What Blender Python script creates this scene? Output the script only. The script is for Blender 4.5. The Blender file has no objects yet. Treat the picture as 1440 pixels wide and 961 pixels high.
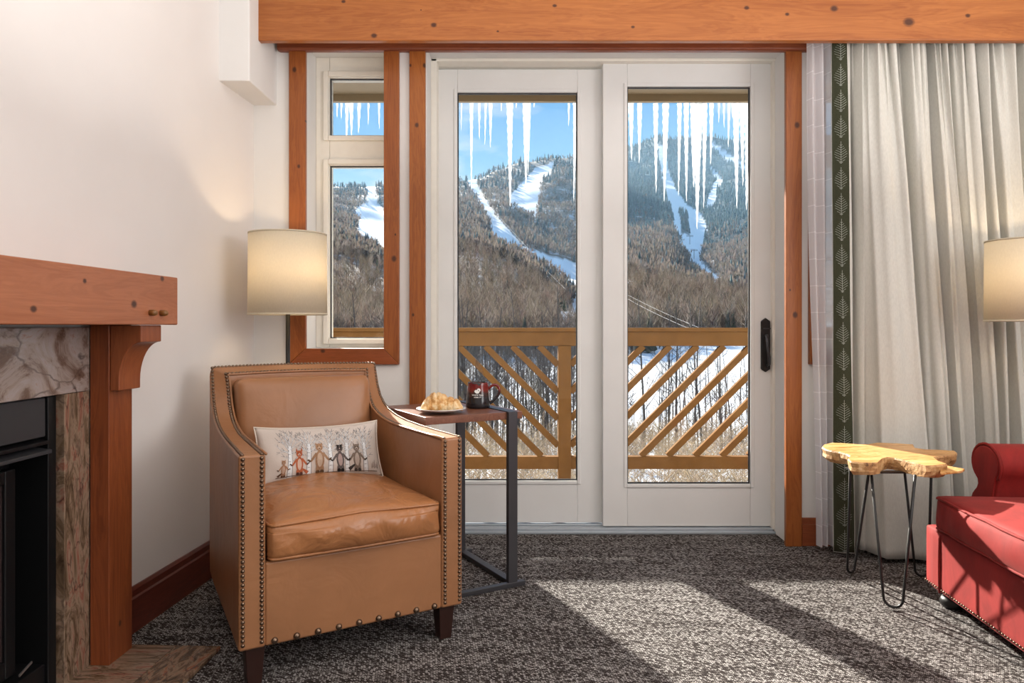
import bpy, bmesh, math, random
import numpy as np
from mathutils import Vector, Matrix, Euler

R = math.radians
rnd = random.Random(7)
SC = bpy.context.scene
COL = SC.collection

# ------------------------------------------------------------------ camera, world, sun, lights, exposure
FPX, HOR, CX0, EYE = 1040.0, 458.0, 720.0, 1.07
cam_d = bpy.data.cameras.new('camera'); cam = bpy.data.objects.new('camera', cam_d); COL.objects.link(cam)
cam.location = (0, 0, EYE); cam.rotation_euler = (R(90), 0, 0)
cam_d.sensor_width = 36.0; cam_d.lens = 36.0 * FPX / 1440.0
cam_d.shift_y = -(480.5 - HOR) / 1440.0
cam_d.clip_start = 0.05; cam_d.clip_end = 12000
SC.camera = cam
SC.view_settings.view_transform = 'Standard'; SC.view_settings.look = 'None'
SC.view_settings.gamma = 1.0; SC.view_settings.use_curve_mapping = False
SC.view_settings.exposure = 0.10
SC.render.film_transparent = False
SC.cycles.use_denoising = True
SC.cycles.max_bounces = 8; SC.cycles.diffuse_bounces = 4; SC.cycles.transparent_max_bounces = 24
SC.cycles.sample_clamp_indirect = 6.0; SC.cycles.caustics_reflective = False; SC.cycles.caustics_refractive = False

SUN_STRENGTH = 17.0
sun_az = math.atan2(0.4145, 0.910)          # travels towards +X and -Y
sun_el = R(26.6)
tv = Vector((math.sin(sun_az) * math.cos(sun_el), -math.cos(sun_az) * math.cos(sun_el), -math.sin(sun_el)))
sd = bpy.data.lights.new('sun', 'SUN'); so = bpy.data.objects.new('sun', sd); COL.objects.link(so)
sd.energy = SUN_STRENGTH; sd.angle = R(1.2); sd.color = (1.0, 0.95, 0.87)
so.rotation_euler = tv.to_track_quat('-Z', 'Y').to_euler(); so.location = (-4, 12, 9)

w = bpy.data.worlds.new('sky'); SC.world = w; w.use_nodes = True
nt = w.node_tree; nt.nodes.clear()
N = nt.nodes.new; L = nt.links.new
out = N('ShaderNodeOutputWorld'); bg = N('ShaderNodeBackground'); bg.inputs[1].default_value = 1.0
tc = N('ShaderNodeTexCoord'); sx = N('ShaderNodeSeparateXYZ'); L(tc.outputs['Generated'], sx.inputs[0])
rp = N('ShaderNodeValToRGB'); L(sx.outputs[2], rp.inputs[0])
e = rp.color_ramp.elements
e[0].position = 0.0; e[0].color = (0.50, 0.56, 0.60, 1)
e[1].position = 1.0; e[1].color = (0.20, 0.42, 0.80, 1)
for p, c in ((0.14, (0.50, 0.74, 0.92, 1)), (0.22, (0.22, 0.50, 0.86, 1)), (0.34, (0.12, 0.36, 0.80, 1))):
    k = rp.color_ramp.elements.new(p); k.color = c
mp = N('ShaderNodeMapping'); mp.inputs['Scale'].default_value = (2.6, 2.6, 7.0); L(tc.outputs['Generated'], mp.inputs[0])
nz = N('ShaderNodeTexNoise'); nz.inputs['Scale'].default_value = 2.3; nz.inputs['Detail'].default_value = 7; nz.inputs['Roughness'].default_value = 0.55
L(mp.outputs[0], nz.inputs[0])
cr = N('ShaderNodeValToRGB'); L(nz.outputs[0], cr.inputs[0])
cr.color_ramp.elements[0].position = 0.50; cr.color_ramp.elements[0].color = (0, 0, 0, 1)
cr.color_ramp.elements[1].position = 0.72; cr.color_ramp.elements[1].color = (0.9, 0.9, 0.9, 1)
mx = N('ShaderNodeMix'); mx.data_type = 'RGBA'; L(cr.outputs[0], mx.inputs[0]); L(rp.outputs[0], mx.inputs[6]); mx.inputs[7].default_value = (0.92, 0.94, 0.96, 1)
L(mx.outputs[2], bg.inputs[0]); L(bg.outputs[0], out.inputs[0])

def area(name, loc, target, sx_, sy_, power, color=(1, 0.97, 0.93)):
    d = bpy.data.lights.new(name, 'AREA'); d.shape = 'RECTANGLE'; d.size = sx_; d.size_y = sy_; d.energy = power; d.color = color
    o = bpy.data.objects.new(name, d); COL.objects.link(o); o.location = loc
    o.rotation_euler = (Vector(target) - Vector(loc)).to_track_quat('-Z', 'Y').to_euler(); return o
# added fill: unseen panels, one at the right wall, one washing the ceiling
area('side_fill_light', (3.38, 0.7, 1.35), (-1.0, 1.4, 0.8), 3.0, 1.9, 95, (0.98, 0.98, 0.98))
area('ceiling_fill_light', (1.15, 0.0, 1.7), (1.15, 0.01, 3.0), 3.7, 5.0, 150)

# ------------------------------------------------------------------ helpers
def P(px, py, d):
    """world point seen at a picture position for a known distance"""
    return Vector(((px - CX0) * d / FPX, d, EYE + (HOR - py) * d / FPX))

def tag(o, label=None, cat=None, group=None, kind=None):
    if label: o['label'] = label
    if cat: o['category'] = cat
    if group: o['group'] = group
    if kind: o['kind'] = kind
    return o

def thing(name, label, cat, loc=(0, 0, 0), rz=0.0, group=None):
    o = bpy.data.objects.new(name, None); COL.objects.link(o); o.empty_display_size = 0.1
    o.location = loc; o.rotation_euler = (0, 0, rz)
    return tag(o, label, cat, group)

def copy_tree(o, parent=None):
    c = o.copy(); COL.objects.link(c); c.parent = parent
    for ch in list(o.children): copy_tree(ch, c)
    return c

def mesh_obj(name, verts, faces, mat=None, parent=None, smooth=False, bevel=0.0, seg=2, auto=None):
    me = bpy.data.meshes.new(name); me.from_pydata([tuple(v) for v in verts], [], faces); me.update()
    bm = bmesh.new(); bm.from_mesh(me); bmesh.ops.recalc_face_normals(bm, faces=bm.faces); bm.to_mesh(me); bm.free()
    if mat is not None: me.materials.append(mat)
    o = bpy.data.objects.new(name, me); COL.objects.link(o)
    if parent is not None: o.parent = parent
    if smooth: me.polygons.foreach_set('use_smooth', [True] * len(me.polygons))
    if bevel:
        m = o.modifiers.new('bevel', 'BEVEL'); m.width = bevel; m.segments = seg; m.limit_method = 'ANGLE'; m.angle_limit = R(35)
        me.polygons.foreach_set('use_smooth', [True] * len(me.polygons))
        wn = o.modifiers.new('wn', 'WEIGHTED_NORMAL'); wn.keep_sharp = False
    return o

class MB:
    def __init__(s): s.v = []; s.f = []
    def add(s, vs, fs):
        b = len(s.v); s.v += [Vector(v) for v in vs]; s.f += [tuple(i + b for i in f) for f in fs]; return s
    def box(s, x0, x1, y0, y1, z0, z1):
        return s.add([(x0,y0,z0),(x1,y0,z0),(x1,y1,z0),(x0,y1,z0),(x0,y0,z1),(x1,y0,z1),(x1,y1,z1),(x0,y1,z1)],
                     [(0,3,2,1),(4,5,6,7),(0,1,5,4),(1,2,6,5),(2,3,7,6),(3,0,4,7)])
    def taper(s, cx, cy, w0, d0, w1, d1, z0, z1):
        v = []
        for (w_, d_, z) in ((w0, d0, z0), (w1, d1, z1)):
            v += [(cx-w_/2,cy-d_/2,z),(cx+w_/2,cy-d_/2,z),(cx+w_/2,cy+d_/2,z),(cx-w_/2,cy+d_/2,z)]
        return s.add(v, [(0,3,2,1),(4,5,6,7),(0,1,5,4),(1,2,6,5),(2,3,7,6),(3,0,4,7)])
    def prism(s, poly, fa, fb):
        """closed outline, fa/fb map a 2-d point to the two faces"""
        n = len(poly); v = [fa(p) for p in poly] + [fb(p) for p in poly]
        f = [tuple(range(n)), tuple(range(2*n-1, n-1, -1))] + [(i, i+n, (i+1) % n + n, (i+1) % n) for i in range(n)]
        return s.add(v, f)
    def tube(s, pts, r, n=8, cap=True):
        pts = [Vector(p) for p in pts]; m = len(pts); rr = r if isinstance(r, (list, tuple)) else [r]*m
        up = None; rings = []
        for i in range(m):
            t = (pts[min(i+1, m-1)] - pts[max(i-1, 0)]).normalized()
            if up is None: up = t.orthogonal().normalized()
            up = (up - t * up.dot(t)); up = up.normalized() if up.length > 1e-6 else t.orthogonal().normalized()
            sd_ = t.cross(up)
            rings.append([pts[i] + (up * math.cos(a) + sd_ * math.sin(a)) * rr[i] for a in [2*math.pi*k/n for k in range(n)]])
        v = [p for ring in rings for p in ring]
        f = [(i*n+k, i*n+(k+1) % n, (i+1)*n+(k+1) % n, (i+1)*n+k) for i in range(m-1) for k in range(n)]
        if cap: f += [tuple(range(n-1, -1, -1)), tuple(range((m-1)*n, m*n))]
        return s.add(v, f)
    def lathe(s, prof, c=(0, 0, 0), n=48, close=False):
        cx, cy, cz = c; v = [(cx + r*math.cos(2*math.pi*k/n), cy + r*math.sin(2*math.pi*k/n), cz + z) for r, z in prof for k in range(n)]
        m = len(prof); f = [(i*n+k, i*n+(k+1) % n, (i+1)*n+(k+1) % n, (i+1)*n+k) for i in range(m-1) for k in range(n)]
        if close: f += [((m-1)*n+k, (m-1)*n+(k+1) % n, (k+1) % n, k) for k in range(n)]
        else:
            f += [tuple(range(n-1, -1, -1)), tuple(range((m-1)*n, m*n))]
        return s.add(v, f)
    def grid(s, fn, nu, nv, wrap=False):
        v = [fn(i/nu, j/nv) for j in range(nv+1) for i in range(nu+1)]
        f = [(j*(nu+1)+i, j*(nu+1)+i+1, (j+1)*(nu+1)+i+1, (j+1)*(nu+1)+i) for j in range(nv) for i in range(nu)]
        return s.add(v, f)
    def build(s, name, mat=None, parent=None, smooth=False, bevel=0.0, seg=2):
        return mesh_obj(name, s.v, s.f, mat, parent, smooth, bevel, seg)

def soft_box(hx, hy, hz, r, crown=0.0, crown_front=0.0, n=14, fn=None):
    """rounded cushion block centred on 0; returns MB"""
    m = MB(); idx = {}
    def vert(p):
        key = tuple(round(c, 5) for c in p)
        if key in idx: return idx[key]
        x, y, z = p
        q = Vector((x*hx, y*hy, z*hz))
        cl = Vector((max(-(hx-r), min(hx-r, q.x)), max(-(hy-r), min(hy-r, q.y)), max(-(hz-r), min(hz-r, q.z))))
        dlt = q - cl
        if dlt.length > 1e-9: q = cl + dlt.normalized() * r
        k = max(0, (1 - abs(x)**2.5)) * max(0, (1 - abs(y)**2.5))
        q.z += crown * k * (z if z > 0 else 0.0)
        kf = max(0, (1 - abs(x)**2.5)) * max(0, (1 - abs(z)**2))
        q.y += crown_front * kf * (y if y < 0 else 0.0) 
        if fn: q = fn(q)
        m.v.append(q); idx[key] = len(m.v) - 1; return idx[key]
    ts = [math.sin(math.pi/2*(2*i/n - 1)) for i in range(n+1)]
    for ax in range(3):
        for sg in (-1, 1):
            for i in range(n):
                for j in range(n):
                    c = []
                    for (a, b) in ((i, j), (i+1, j), (i+1, j+1), (i, j+1)):
                        p = [0, 0, 0]; p[ax] = sg; p[(ax+1) % 3] = ts[a]; p[(ax+2) % 3] = ts[b]; c.append(vert(p))
                    m.f.append(tuple(c if sg > 0 else c[::-1]))
    return m

# ------------------------------------------------------------------ materials
def new_mat(name):
    m = bpy.data.materials.new(name); m.use_nodes = True; nt = m.node_tree; b = nt.nodes['Principled BSDF']; return m, nt, b
def setp(b, col=None, rough=None, metal=None, spec=None, **k):
    if col is not None: b.inputs['Base Color'].default_value = (*col, 1)
    if rough is not None: b.inputs['Roughness'].default_value = rough
    if metal is not None: b.inputs['Metallic'].default_value = metal
    if spec is not None: b.inputs['Specular IOR Level'].default_value = spec
    for a, v in k.items(): b.inputs[a.replace('_', ' ')].default_value = v
def node(nt, t, **k):
    n = nt.nodes.new(t)
    for a, v in k.items():
        if a in n.inputs.keys(): n.inputs[a].default_value = v
        else: setattr(n, a, v)
    return n
def coords(nt, scale=(1, 1, 1), rot=(0, 0, 0)):
    t = nt.nodes.new('ShaderNodeTexCoord'); mp = nt.nodes.new('ShaderNodeMapping')
    mp.inputs['Scale'].default_value = scale; mp.inputs['Rotation'].default_value = rot
    nt.links.new(t.outputs['Object'], mp.inputs[0]); return mp.outputs[0]
def ramp(nt, src, stops):
    r = nt.nodes.new('ShaderNodeValToRGB'); nt.links.new(src, r.inputs[0]); el = r.color_ramp.elements
    while len(el) < len(stops): el.new(0.5)
    for k, (p, c) in zip(el, stops): k.position = p; k.color = (*c, 1)
    return r.outputs[0]
def mixc(nt, fac, a, b, mode='MIX'):
    m = nt.nodes.new('ShaderNodeMix'); m.data_type = 'RGBA'; m.blend_type = mode
    for s_, i in ((fac, 0), (a, 6), (b, 7)):
        if hasattr(s_, 'is_linked') or isinstance(s_, bpy.types.NodeSocket): nt.links.new(s_, m.inputs[i])
        else: m.inputs[i].default_value = s_ if i == 0 else (*s_, 1)
    return m.outputs[2]
def math_(nt, op, a, b=0.0, c=0.0, clamp=False):
    m = nt.nodes.new('ShaderNodeMath'); m.operation = op; m.use_clamp = clamp
    for s_, i in ((a, 0), (b, 1), (c, 2)):
        if isinstance(s_, bpy.types.NodeSocket): nt.links.new(s_, m.inputs[i])
        else: m.inputs[i].default_value = s_
    return m.outputs[0]
def bump(nt, b, h, strength=0.3, dist=0.01):
    n = nt.nodes.new('ShaderNodeBump'); n.inputs['Strength'].default_value = strength; n.inputs['Distance'].default_value = dist
    nt.links.new(h, n.inputs['Height']); nt.links.new(n.outputs[0], b.inputs['Normal'])

def plain(name, col, rough=0.5, metal=0.0, spec=0.5, noise=0.0, nscale=30, **k):
    m, nt, b = new_mat(name); setp(b, col, rough, metal, spec, **k)
    n = node(nt, 'ShaderNodeTexNoise', Scale=nscale, Detail=4.0); nt.links.new(coords(nt), n.inputs[0])
    a = max(noise, 0.02)
    c = ramp(nt, n.outputs[0], [(0.3, tuple(x*(1-a) for x in col)), (0.7, tuple(min(1, x*(1+a)) for x in col))])
    nt.links.new(c, b.inputs['Base Color'])
    if noise > 0.03: bump(nt, b, n.outputs[0], 0.1, 0.002)
    return m

def wood(name, c_light, c_dark, axis='x', knots=(), rough=0.38, plane='xz', gs=1.0):
    m, nt, b = new_mat(name); setp(b, rough=rough, spec=0.35)
    st = {'x': (0.9, 9, 9), 'y': (9, 0.9, 9), 'z': (9, 9, 0.9)}[axis]
    v = coords(nt, tuple(s_*gs for s_ in st))
    n1 = node(nt, 'ShaderNodeTexNoise', Scale=1.6, Detail=5.0, Roughness=0.6, Distortion=0.9); nt.links.new(v, n1.inputs[0])
    v2 = coords(nt, tuple(s_*gs*(6 if s_ > 1 else 1.5) for s_ in st))
    n2 = node(nt, 'ShaderNodeTexNoise', Scale=2.2, Detail=4.0, Roughness=0.6, Distortion=0.5); nt.links.new(v2, n2.inputs[0])
    wv = node(nt, 'ShaderNodeMath', operation='SINE'); nt.links.new(math_(nt, 'MULTIPLY', n1.outputs[0], 62.0), wv.inputs[0])
    g = math_(nt, 'MULTIPLY_ADD', wv.outputs[0], 0.11, 0.5)
    g = math_(nt, 'ADD', g, math_(nt, 'MULTIPLY_ADD', n2.outputs[0], 0.6, -0.30))
    g = math_(nt, 'ADD', g, math_(nt, 'MULTIPLY_ADD', n1.outputs[0], 0.9, -0.45))
    col = ramp(nt, g, [(0.15, c_dark), (0.85, c_light)])
    if knots:
        tcn = nt.nodes.new('ShaderNodeTexCoord'); 
        for kx, kz, kr in knots:
            kr = kr*0.72
            s3 = nt.nodes.new('ShaderNodeVectorMath'); s3.operation = 'SUBTRACT'; nt.links.new(tcn.outputs['Object'], s3.inputs[0])
            s3.inputs[1].default_value = (kx, 0, kz) if plane == 'xz' else (0, kx, kz)
            s4 = nt.nodes.new('ShaderNodeVectorMath'); s4.operation = 'MULTIPLY'; nt.links.new(s3.outputs[0], s4.inputs[0])
            sx_, sz_ = (0.75, 1) if axis in 'xy' else (1, 0.75)
            s4.inputs[1].default_value = (sx_, 0, sz_) if plane == 'xz' else (0, sx_, sz_)
            ln = nt.nodes.new('ShaderNodeVectorMath'); ln.operation = 'LENGTH'; nt.links.new(s4.outputs[0], ln.inputs[0])
            d_ = math_(nt, 'ADD', ln.outputs['Value'], math_(nt, 'MULTIPLY_ADD', n2.outputs[0], kr*0.5, -kr*0.25))
            f = math_(nt, 'SUBTRACT', 1.0, math_(nt, 'DIVIDE', d_, kr*1.25), clamp=True)
            f = math_(nt, 'POWER', math_(nt, 'MULTIPLY', f, 1.9, clamp=True), 0.8, clamp=True)
            col = mixc(nt, math_(nt, 'MULTIPLY', f, 0.93), col, (0.055, 0.018, 0.010))
    nt.links.new(col, b.inputs['Base Color'])
    bump(nt, b, n2.outputs[0], 0.06, 0.002)
    return m

M = {}
M['white_wall'] = plain('wall_paint', (0.78, 0.745, 0.725), 0.75, noise=0.02, nscale=3)
M['back_wall'] = plain('back_wall_paint', (0.77, 0.76, 0.745), 0.7, noise=0.02, nscale=3)
M['ceiling'] = plain('ceiling_paint', (0.8, 0.78, 0.76), 0.8)
M['door_white'] = plain('door_paint', (0.77, 0.77, 0.76), 0.35, noise=0.02, nscale=6)
M['frame_cream'] = plain('frame_paint', (0.82, 0.78, 0.70), 0.4)
M['gasket'] = plain('gasket', (0.02, 0.02, 0.022), 0.5)
M['threshold'] = plain('threshold_metal', (0.42, 0.47, 0.52), 0.35, 0.3)
M['black_metal'] = plain('black_metal', (0.012, 0.011, 0.011), 0.42, 0.2)
M['dark_steel'] = plain('dark_steel', (0.05, 0.05, 0.056), 0.42, 0.3)
M['brass_dark'] = plain('bronze_nail', (0.19, 0.13, 0.09), 0.28, 0.9)
M['dark_wood'] = plain('espresso_wood', (0.03, 0.012, 0.009), 0.3)
M['ceramic'] = plain('ceramic', (0.72, 0.70, 0.68), 0.2)
M['gold_peg'] = plain('peg_wood', (0.20, 0.085, 0.02), 0.35)

def glass_mat(name, tint=(1, 1, 1), refl=1.0):
    m, nt, b = new_mat(name); nt.nodes.remove(b)
    o = nt.nodes['Material Output']; t = nt.nodes.new('ShaderNodeBsdfTransparent'); t.inputs[0].default_value = (*tint, 1)
    g = nt.nodes.new('ShaderNodeBsdfGlossy'); g.inputs['Roughness'].default_value = 0.0
    f = nt.nodes.new('ShaderNodeFresnel'); f.inputs[0].default_value = 1.45
    mx = nt.nodes.new('ShaderNodeMixShader'); nt.links.new(math_(nt, 'MULTIPLY', f.outputs[0], refl, clamp=True), mx.inputs[0])
    nt.links.new(t.outputs[0], mx.inputs[1]); nt.links.new(g.outputs[0], mx.inputs[2]); nt.links.new(mx.outputs[0], o.inputs[0]); return m
M['glass'] = glass_mat('window_glass', (0.97, 0.985, 0.98), 0.5)

def carpet():
    m, nt, b = new_mat('carpet'); setp(b, rough=0.95, spec=0.1)
    def brick(rot, bw, rh, off):
        v = coords(nt, (1, 1, 1), (0, 0, rot)); br = node(nt, 'ShaderNodeTexBrick'); nt.links.new(v, br.inputs[0]); br.offset = off
        br.inputs['Scale'].default_value = 1.0; br.inputs['Brick Width'].default_value = bw; br.inputs['Row Height'].default_value = rh
        br.inputs['Mortar Size'].default_value = 0.0011; br.inputs['Mortar Smooth'].default_value = 0.4; br.inputs['Bias'].default_value = 0.0
        br.inputs['Color1'].default_value = (0.25, 0.25, 0.25, 1); br.inputs['Color2'].default_value = (1, 1, 1, 1); br.inputs['Mortar'].default_value = (0.0, 0.0, 0.0, 1); return br.outputs[0]
    b1 = brick(R(33), 0.0105, 0.0062, 0.35)
    n = node(nt, 'ShaderNodeTexNoise', Scale=1.0, Detail=4.0, Roughness=0.6); nt.links.new(coords(nt, (2.2, 20, 1)), n.inputs[0])
    n2 = node(nt, 'ShaderNodeTexNoise', Scale=330.0, Detail=2.0); nt.links.new(coords(nt), n2.inputs[0])
    f = math_(nt, 'MULTIPLY', b1, math_(nt, 'MULTIPLY_ADD', n2.outputs[0], 2.2, -0.45, clamp=False))
    f = math_(nt, 'ADD', f, math_(nt, 'MULTIPLY_ADD', n.outputs[0], 0.5, -0.25))
    c = ramp(nt, f, [(0.06, (0.014, 0.010, 0.009)), (0.34, (0.068, 0.055, 0.052)), (0.74, (0.60, 0.575, 0.56))])
    nt.links.new(c, b.inputs['Base Color']); bump(nt, b, f, 0.5, 0.004)
    return m
M['carpet'] = carpet()

def leather(name, col, rough=0.34, wr=0.12, wscale=7):
    m, nt, b = new_mat(name); setp(b, rough=rough, spec=0.45)
    v = coords(nt)
    n = node(nt, 'ShaderNodeTexNoise', Scale=4.0, Detail=4.0); nt.links.new(v, n.inputs[0])
    c = ramp(nt, n.outputs[0], [(0.25, tuple(x*0.82 for x in col)), (0.75, tuple(x*1.14 for x in col))])
    nt.links.new(c, b.inputs['Base Color'])
    n2 = node(nt, 'ShaderNodeTexNoise', Scale=float(wscale), Detail=3.0, Distortion=1.2); nt.links.new(v, n2.inputs[0])
    vo = node(nt, 'ShaderNodeTexVoronoi', Scale=420.0); nt.links.new(v, vo.inputs[0])
    h = math_(nt, 'ADD', n2.outputs[0], math_(nt, 'MULTIPLY', vo.outputs[0], 0.010))
    bump(nt, b, h, wr, 0.03)
    return m
M['leather'] = leather('tan_leather', (0.34, 0.155, 0.070))
M['leather_seat'] = leather('tan_leather_cushion', (0.38, 0.160, 0.062), 0.3, 0.5, 7)

def velvet(name, col):
    m, nt, b = new_mat(name); setp(b, rough=0.75, spec=0.25)
    b.inputs['Sheen Weight'].default_value = 0.12; b.inputs['Sheen Roughness'].default_value = 0.4; b.inputs['Sheen Tint'].default_value = (1.0, 0.45, 0.42, 1)
    n = node(nt, 'ShaderNodeTexNoise', Scale=9.0, Detail=6.0, Roughness=0.7, Distortion=0.6); nt.links.new(coords(nt, (1, 1, 0.5)), n.inputs[0])
    c = ramp(nt, n.outputs[0], [(0.3, tuple(x*0.72 for x in col)), (0.7, tuple(x*1.25 for x in col))])
    nt.links.new(c, b.inputs['Base Color'])
    n2 = node(nt, 'ShaderNodeTexNoise', Scale=900.0); nt.links.new(coords(nt), n2.inputs[0]); bump(nt, b, n2.outputs[0], 0.15, 0.001)
    return m
M['velvet'] = velvet('red_velvet', (0.225, 0.014, 0.012))

def fabric(name, col, scale=500, transl=0.0, noise=0.06, rough=0.85):
    m, nt, b = new_mat(name); setp(b, rough=rough, spec=0.15)
    n = node(nt, 'ShaderNodeTexNoise', Scale=float(scale), Detail=2.0); nt.links.new(coords(nt, (1, 1, 0.3)), n.inputs[0])
    c = ramp(nt, n.outputs[0], [(0.3, tuple(x*(1-noise) for x in col)), (0.7, tuple(min(1, x*(1+noise)) for x in col))])
    nt.links.new(c, b.inputs['Base Color'])
    if transl:
        t = nt.nodes.new('ShaderNodeBsdfTranslucent'); nt.links.new(c, t.inputs[0])
        mx = nt.nodes.new('ShaderNodeMixShader'); mx.inputs[0].default_value = transl
        nt.links.new(b.outputs[0], mx.inputs[1]); nt.links.new(t.outputs[0], mx.inputs[2]); nt.links.new(mx.outputs[0], nt.nodes['Material Output'].inputs[0])
    return m
M['curtain'] = fabric('curtain_linen', (0.64, 0.63, 0.585), 220, 0.10, 0.05)
M['shade'] = fabric('lamp_shade_linen', (0.84, 0.79, 0.68), 300, 0.5, 0.03)
M['pillow'] = fabric('pillow_linen', (0.60, 0.53, 0.48), 900, 0, 0.06)
M['green_band'] = fabric('green_band', (0.040, 0.043, 0.025), 500, 0, 0.15)
M['thread_pale'] = fabric('pale_thread', (0.42, 0.44, 0.40), 500)

def marble(name, stops, vein=(0.05, 0.03, 0.025), st=(1, 1, 1), vs=7.0, vw=0.03, rough=0.18, dist=1.8):
    m, nt, b = new_mat(name); setp(b, rough=rough, spec=0.5)
    v = coords(nt, st)
    n = node(nt, 'ShaderNodeTexNoise', Scale=4.5, Detail=8.0, Roughness=0.68, Distortion=dist); nt.links.new(v, n.inputs[0])
    c = ramp(nt, n.outputs[0], stops)
    n2 = node(nt, 'ShaderNodeTexNoise', Scale=3.0, Detail=5.0); nt.links.new(v, n2.inputs[0])
    vm = nt.nodes.new('ShaderNodeVectorMath'); vm.operation = 'MULTIPLY_ADD'; nt.links.new(n2.outputs['Color'], vm.inputs[0]); vm.inputs[1].default_value = (0.5, 0.5, 0.5); nt.links.new(v, vm.inputs[2])
    vo = node(nt, 'ShaderNodeTexVoronoi', Scale=vs, feature='DISTANCE_TO_EDGE'); nt.links.new(vm.outputs[0], vo.inputs[0])
    f = math_(nt, 'SUBTRACT', 1.0, math_(nt, 'DIVIDE', vo.outputs[0], vw), clamp=True)
    f = math_(nt, 'MULTIPLY', f, math_(nt, 'MULTIPLY_ADD', n.outputs[0], 2.4, -0.6, clamp=True), clamp=True)
    nt.links.new(mixc(nt, f, c, vein), b.inputs['Base Color'])
    return m
M['stone_lintel'] = marble('pinkish_marble', [(0.28, (0.05, 0.025, 0.018)), (0.42, (0.16, 0.10, 0.075)), (0.50, (0.32, 0.25, 0.22)), (0.60, (0.38, 0.32, 0.30)), (0.68, (0.30, 0.14, 0.10)), (0.80, (0.36, 0.30, 0.26))], st=(1, 0.9, 1.6), vs=3.4, vw=0.028)
M['stone_jamb'] = marble('brown_marble', [(0.30, (0.035, 0.020, 0.012)), (0.42, (0.14, 0.09, 0.055)), (0.52, (0.29, 0.20, 0.14)), (0.60, (0.24, 0.09, 0.06)), (0.70, (0.32, 0.25, 0.19))], st=(1, 4.5, 1.2), vs=7.0, vw=0.05)
M['stone_hearth'] = marble('hearth_marble', [(0.30, (0.02, 0.012, 0.008)), (0.44, (0.11, 0.06, 0.035)), (0.54, (0.26, 0.17, 0.11)), (0.62, (0.24, 0.07, 0.03)), (0.72, (0.34, 0.27, 0.20))], st=(4.5, 1.4, 1), vs=5.0, vw=0.05)

OL, OD = (0.37, 0.118, 0.030), (0.21, 0.055, 0.013)
# ------------------------------------------------------------------ the room
def struct(o): o['kind'] = 'structure'; return o
def lw(Y): return -1.335 + 0.075 * (Y - 2.546)          # left wall line X(Y)
CEIL = 2.90; YB0, YB1 = 3.60, 3.96; YF = -3.0; XR = 3.45
WT = 2.44
fl = MB().add([(lw(YF)-0.2, YF, 0), (XR+0.1, YF, 0), (XR+0.1, 3.86, 0), (lw(3.86)-0.2, 3.86, 0),
               (lw(YF)-0.2, YF, -0.1), (XR+0.1, YF, -0.1), (XR+0.1, 3.86, -0.1), (lw(3.86)-0.2, 3.86, -0.1)],
              [(0,1,2,3),(7,6,5,4),(0,4,5,1),(1,5,6,2),(2,6,7,3),(3,7,4,0)])
struct(fl.build('floor', M['carpet']))
c_ = MB().box(lw(YF)-0.2, XR+0.1, YF-0.1, YB1, CEIL, CEIL+0.1); struct(c_.build('ceiling', M['ceiling']))
def wallseg(xa, ya, xb, yb, th, z0=0, z1=CEIL):          # th outward to -X
    return MB().add([(xa,ya,z0),(xb,yb,z0),(xb-th,yb,z0),(xa-th,ya,z0),(xa,ya,z1),(xb,yb,z1),(xb-th,yb,z1),(xa-th,ya,z1)],
                    [(0,3,2,1),(4,5,6,7),(0,1,5,4),(1,2,6,5),(2,3,7,6),(3,0,4,7)])
wl = wallseg(lw(YF), YF, lw(1.02), 1.02, 0.15); 
for (a_, b2_, z0_, z1_) in ((1.02, 2.16, 0.86, CEIL), (2.16, YB0, 0, CEIL)):
    q_ = wallseg(lw(a_), a_, lw(b2_), b2_, 0.15, z0_, z1_); wl.add(q_.v, q_.f)
struct(wl.build('wall_left', M['white_wall']))
struct(MB().box(XR, XR+0.15, YF, YB1, 0, CEIL).build('wall_right', M['white_wall']))
struct(MB().box(lw(YF)-0.2, XR+0.15, YF-0.15, YF, 0, CEIL).build('wall_front', M['white_wall']))
# back wall around its three openings: narrow window, sliding doors, wide window behind the curtain
WX0, WX1, WZ0 = -1.002, -0.605, 0.957
DX0, DX1 = -0.415, 1.352
VX0, VX1 = 1.52, 2.78
b_ = MB()
b_.box(lw(YB0)-0.15, WX0, YB0, YB1, 0, CEIL); b_.box(WX0, WX1, YB0, YB1, 0, WZ0); b_.box(WX0, WX1, YB0, YB1, WT, CEIL)
b_.box(WX1, DX0, YB0, YB1, 0, CEIL); b_.box(DX0, DX1, YB0, YB1, WT, CEIL); b_.box(DX1, VX0, YB0, YB1, 0, CEIL)
b_.box(VX0, VX1, YB0, YB1, 0, WZ0); b_.box(VX0, VX1, YB0, YB1, WT, CEIL); b_.box(VX1, XR+0.15, YB0, YB1, 0, CEIL)
struct(b_.build('wall_back', M['back_wall']))
# boxed soffit running along the left wall into the corner
xa, xb = -1.146, -1.150
s_ = MB().add([(lw(3.24)-0.03, 3.24, 2.142), (xb, 3.24, 2.142), (xa, YB0+0.01, 2.142), (lw(3.6)-0.03, YB0+0.01, 2.142),
               (lw(3.24)-0.03, 3.24, CEIL+0.01), (xb, 3.24, CEIL+0.01), (xa, YB0+0.01, CEIL+0.01), (lw(3.6)-0.03, YB0+0.01, CEIL+0.01)],
              [(0,3,2,1),(4,5,6,7),(0,1,5,4),(1,2,6,5),(2,3,7,6),(3,0,4,7)])
struct(s_.build('trim_1', M['back_wall'], bevel=0.006))

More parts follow.
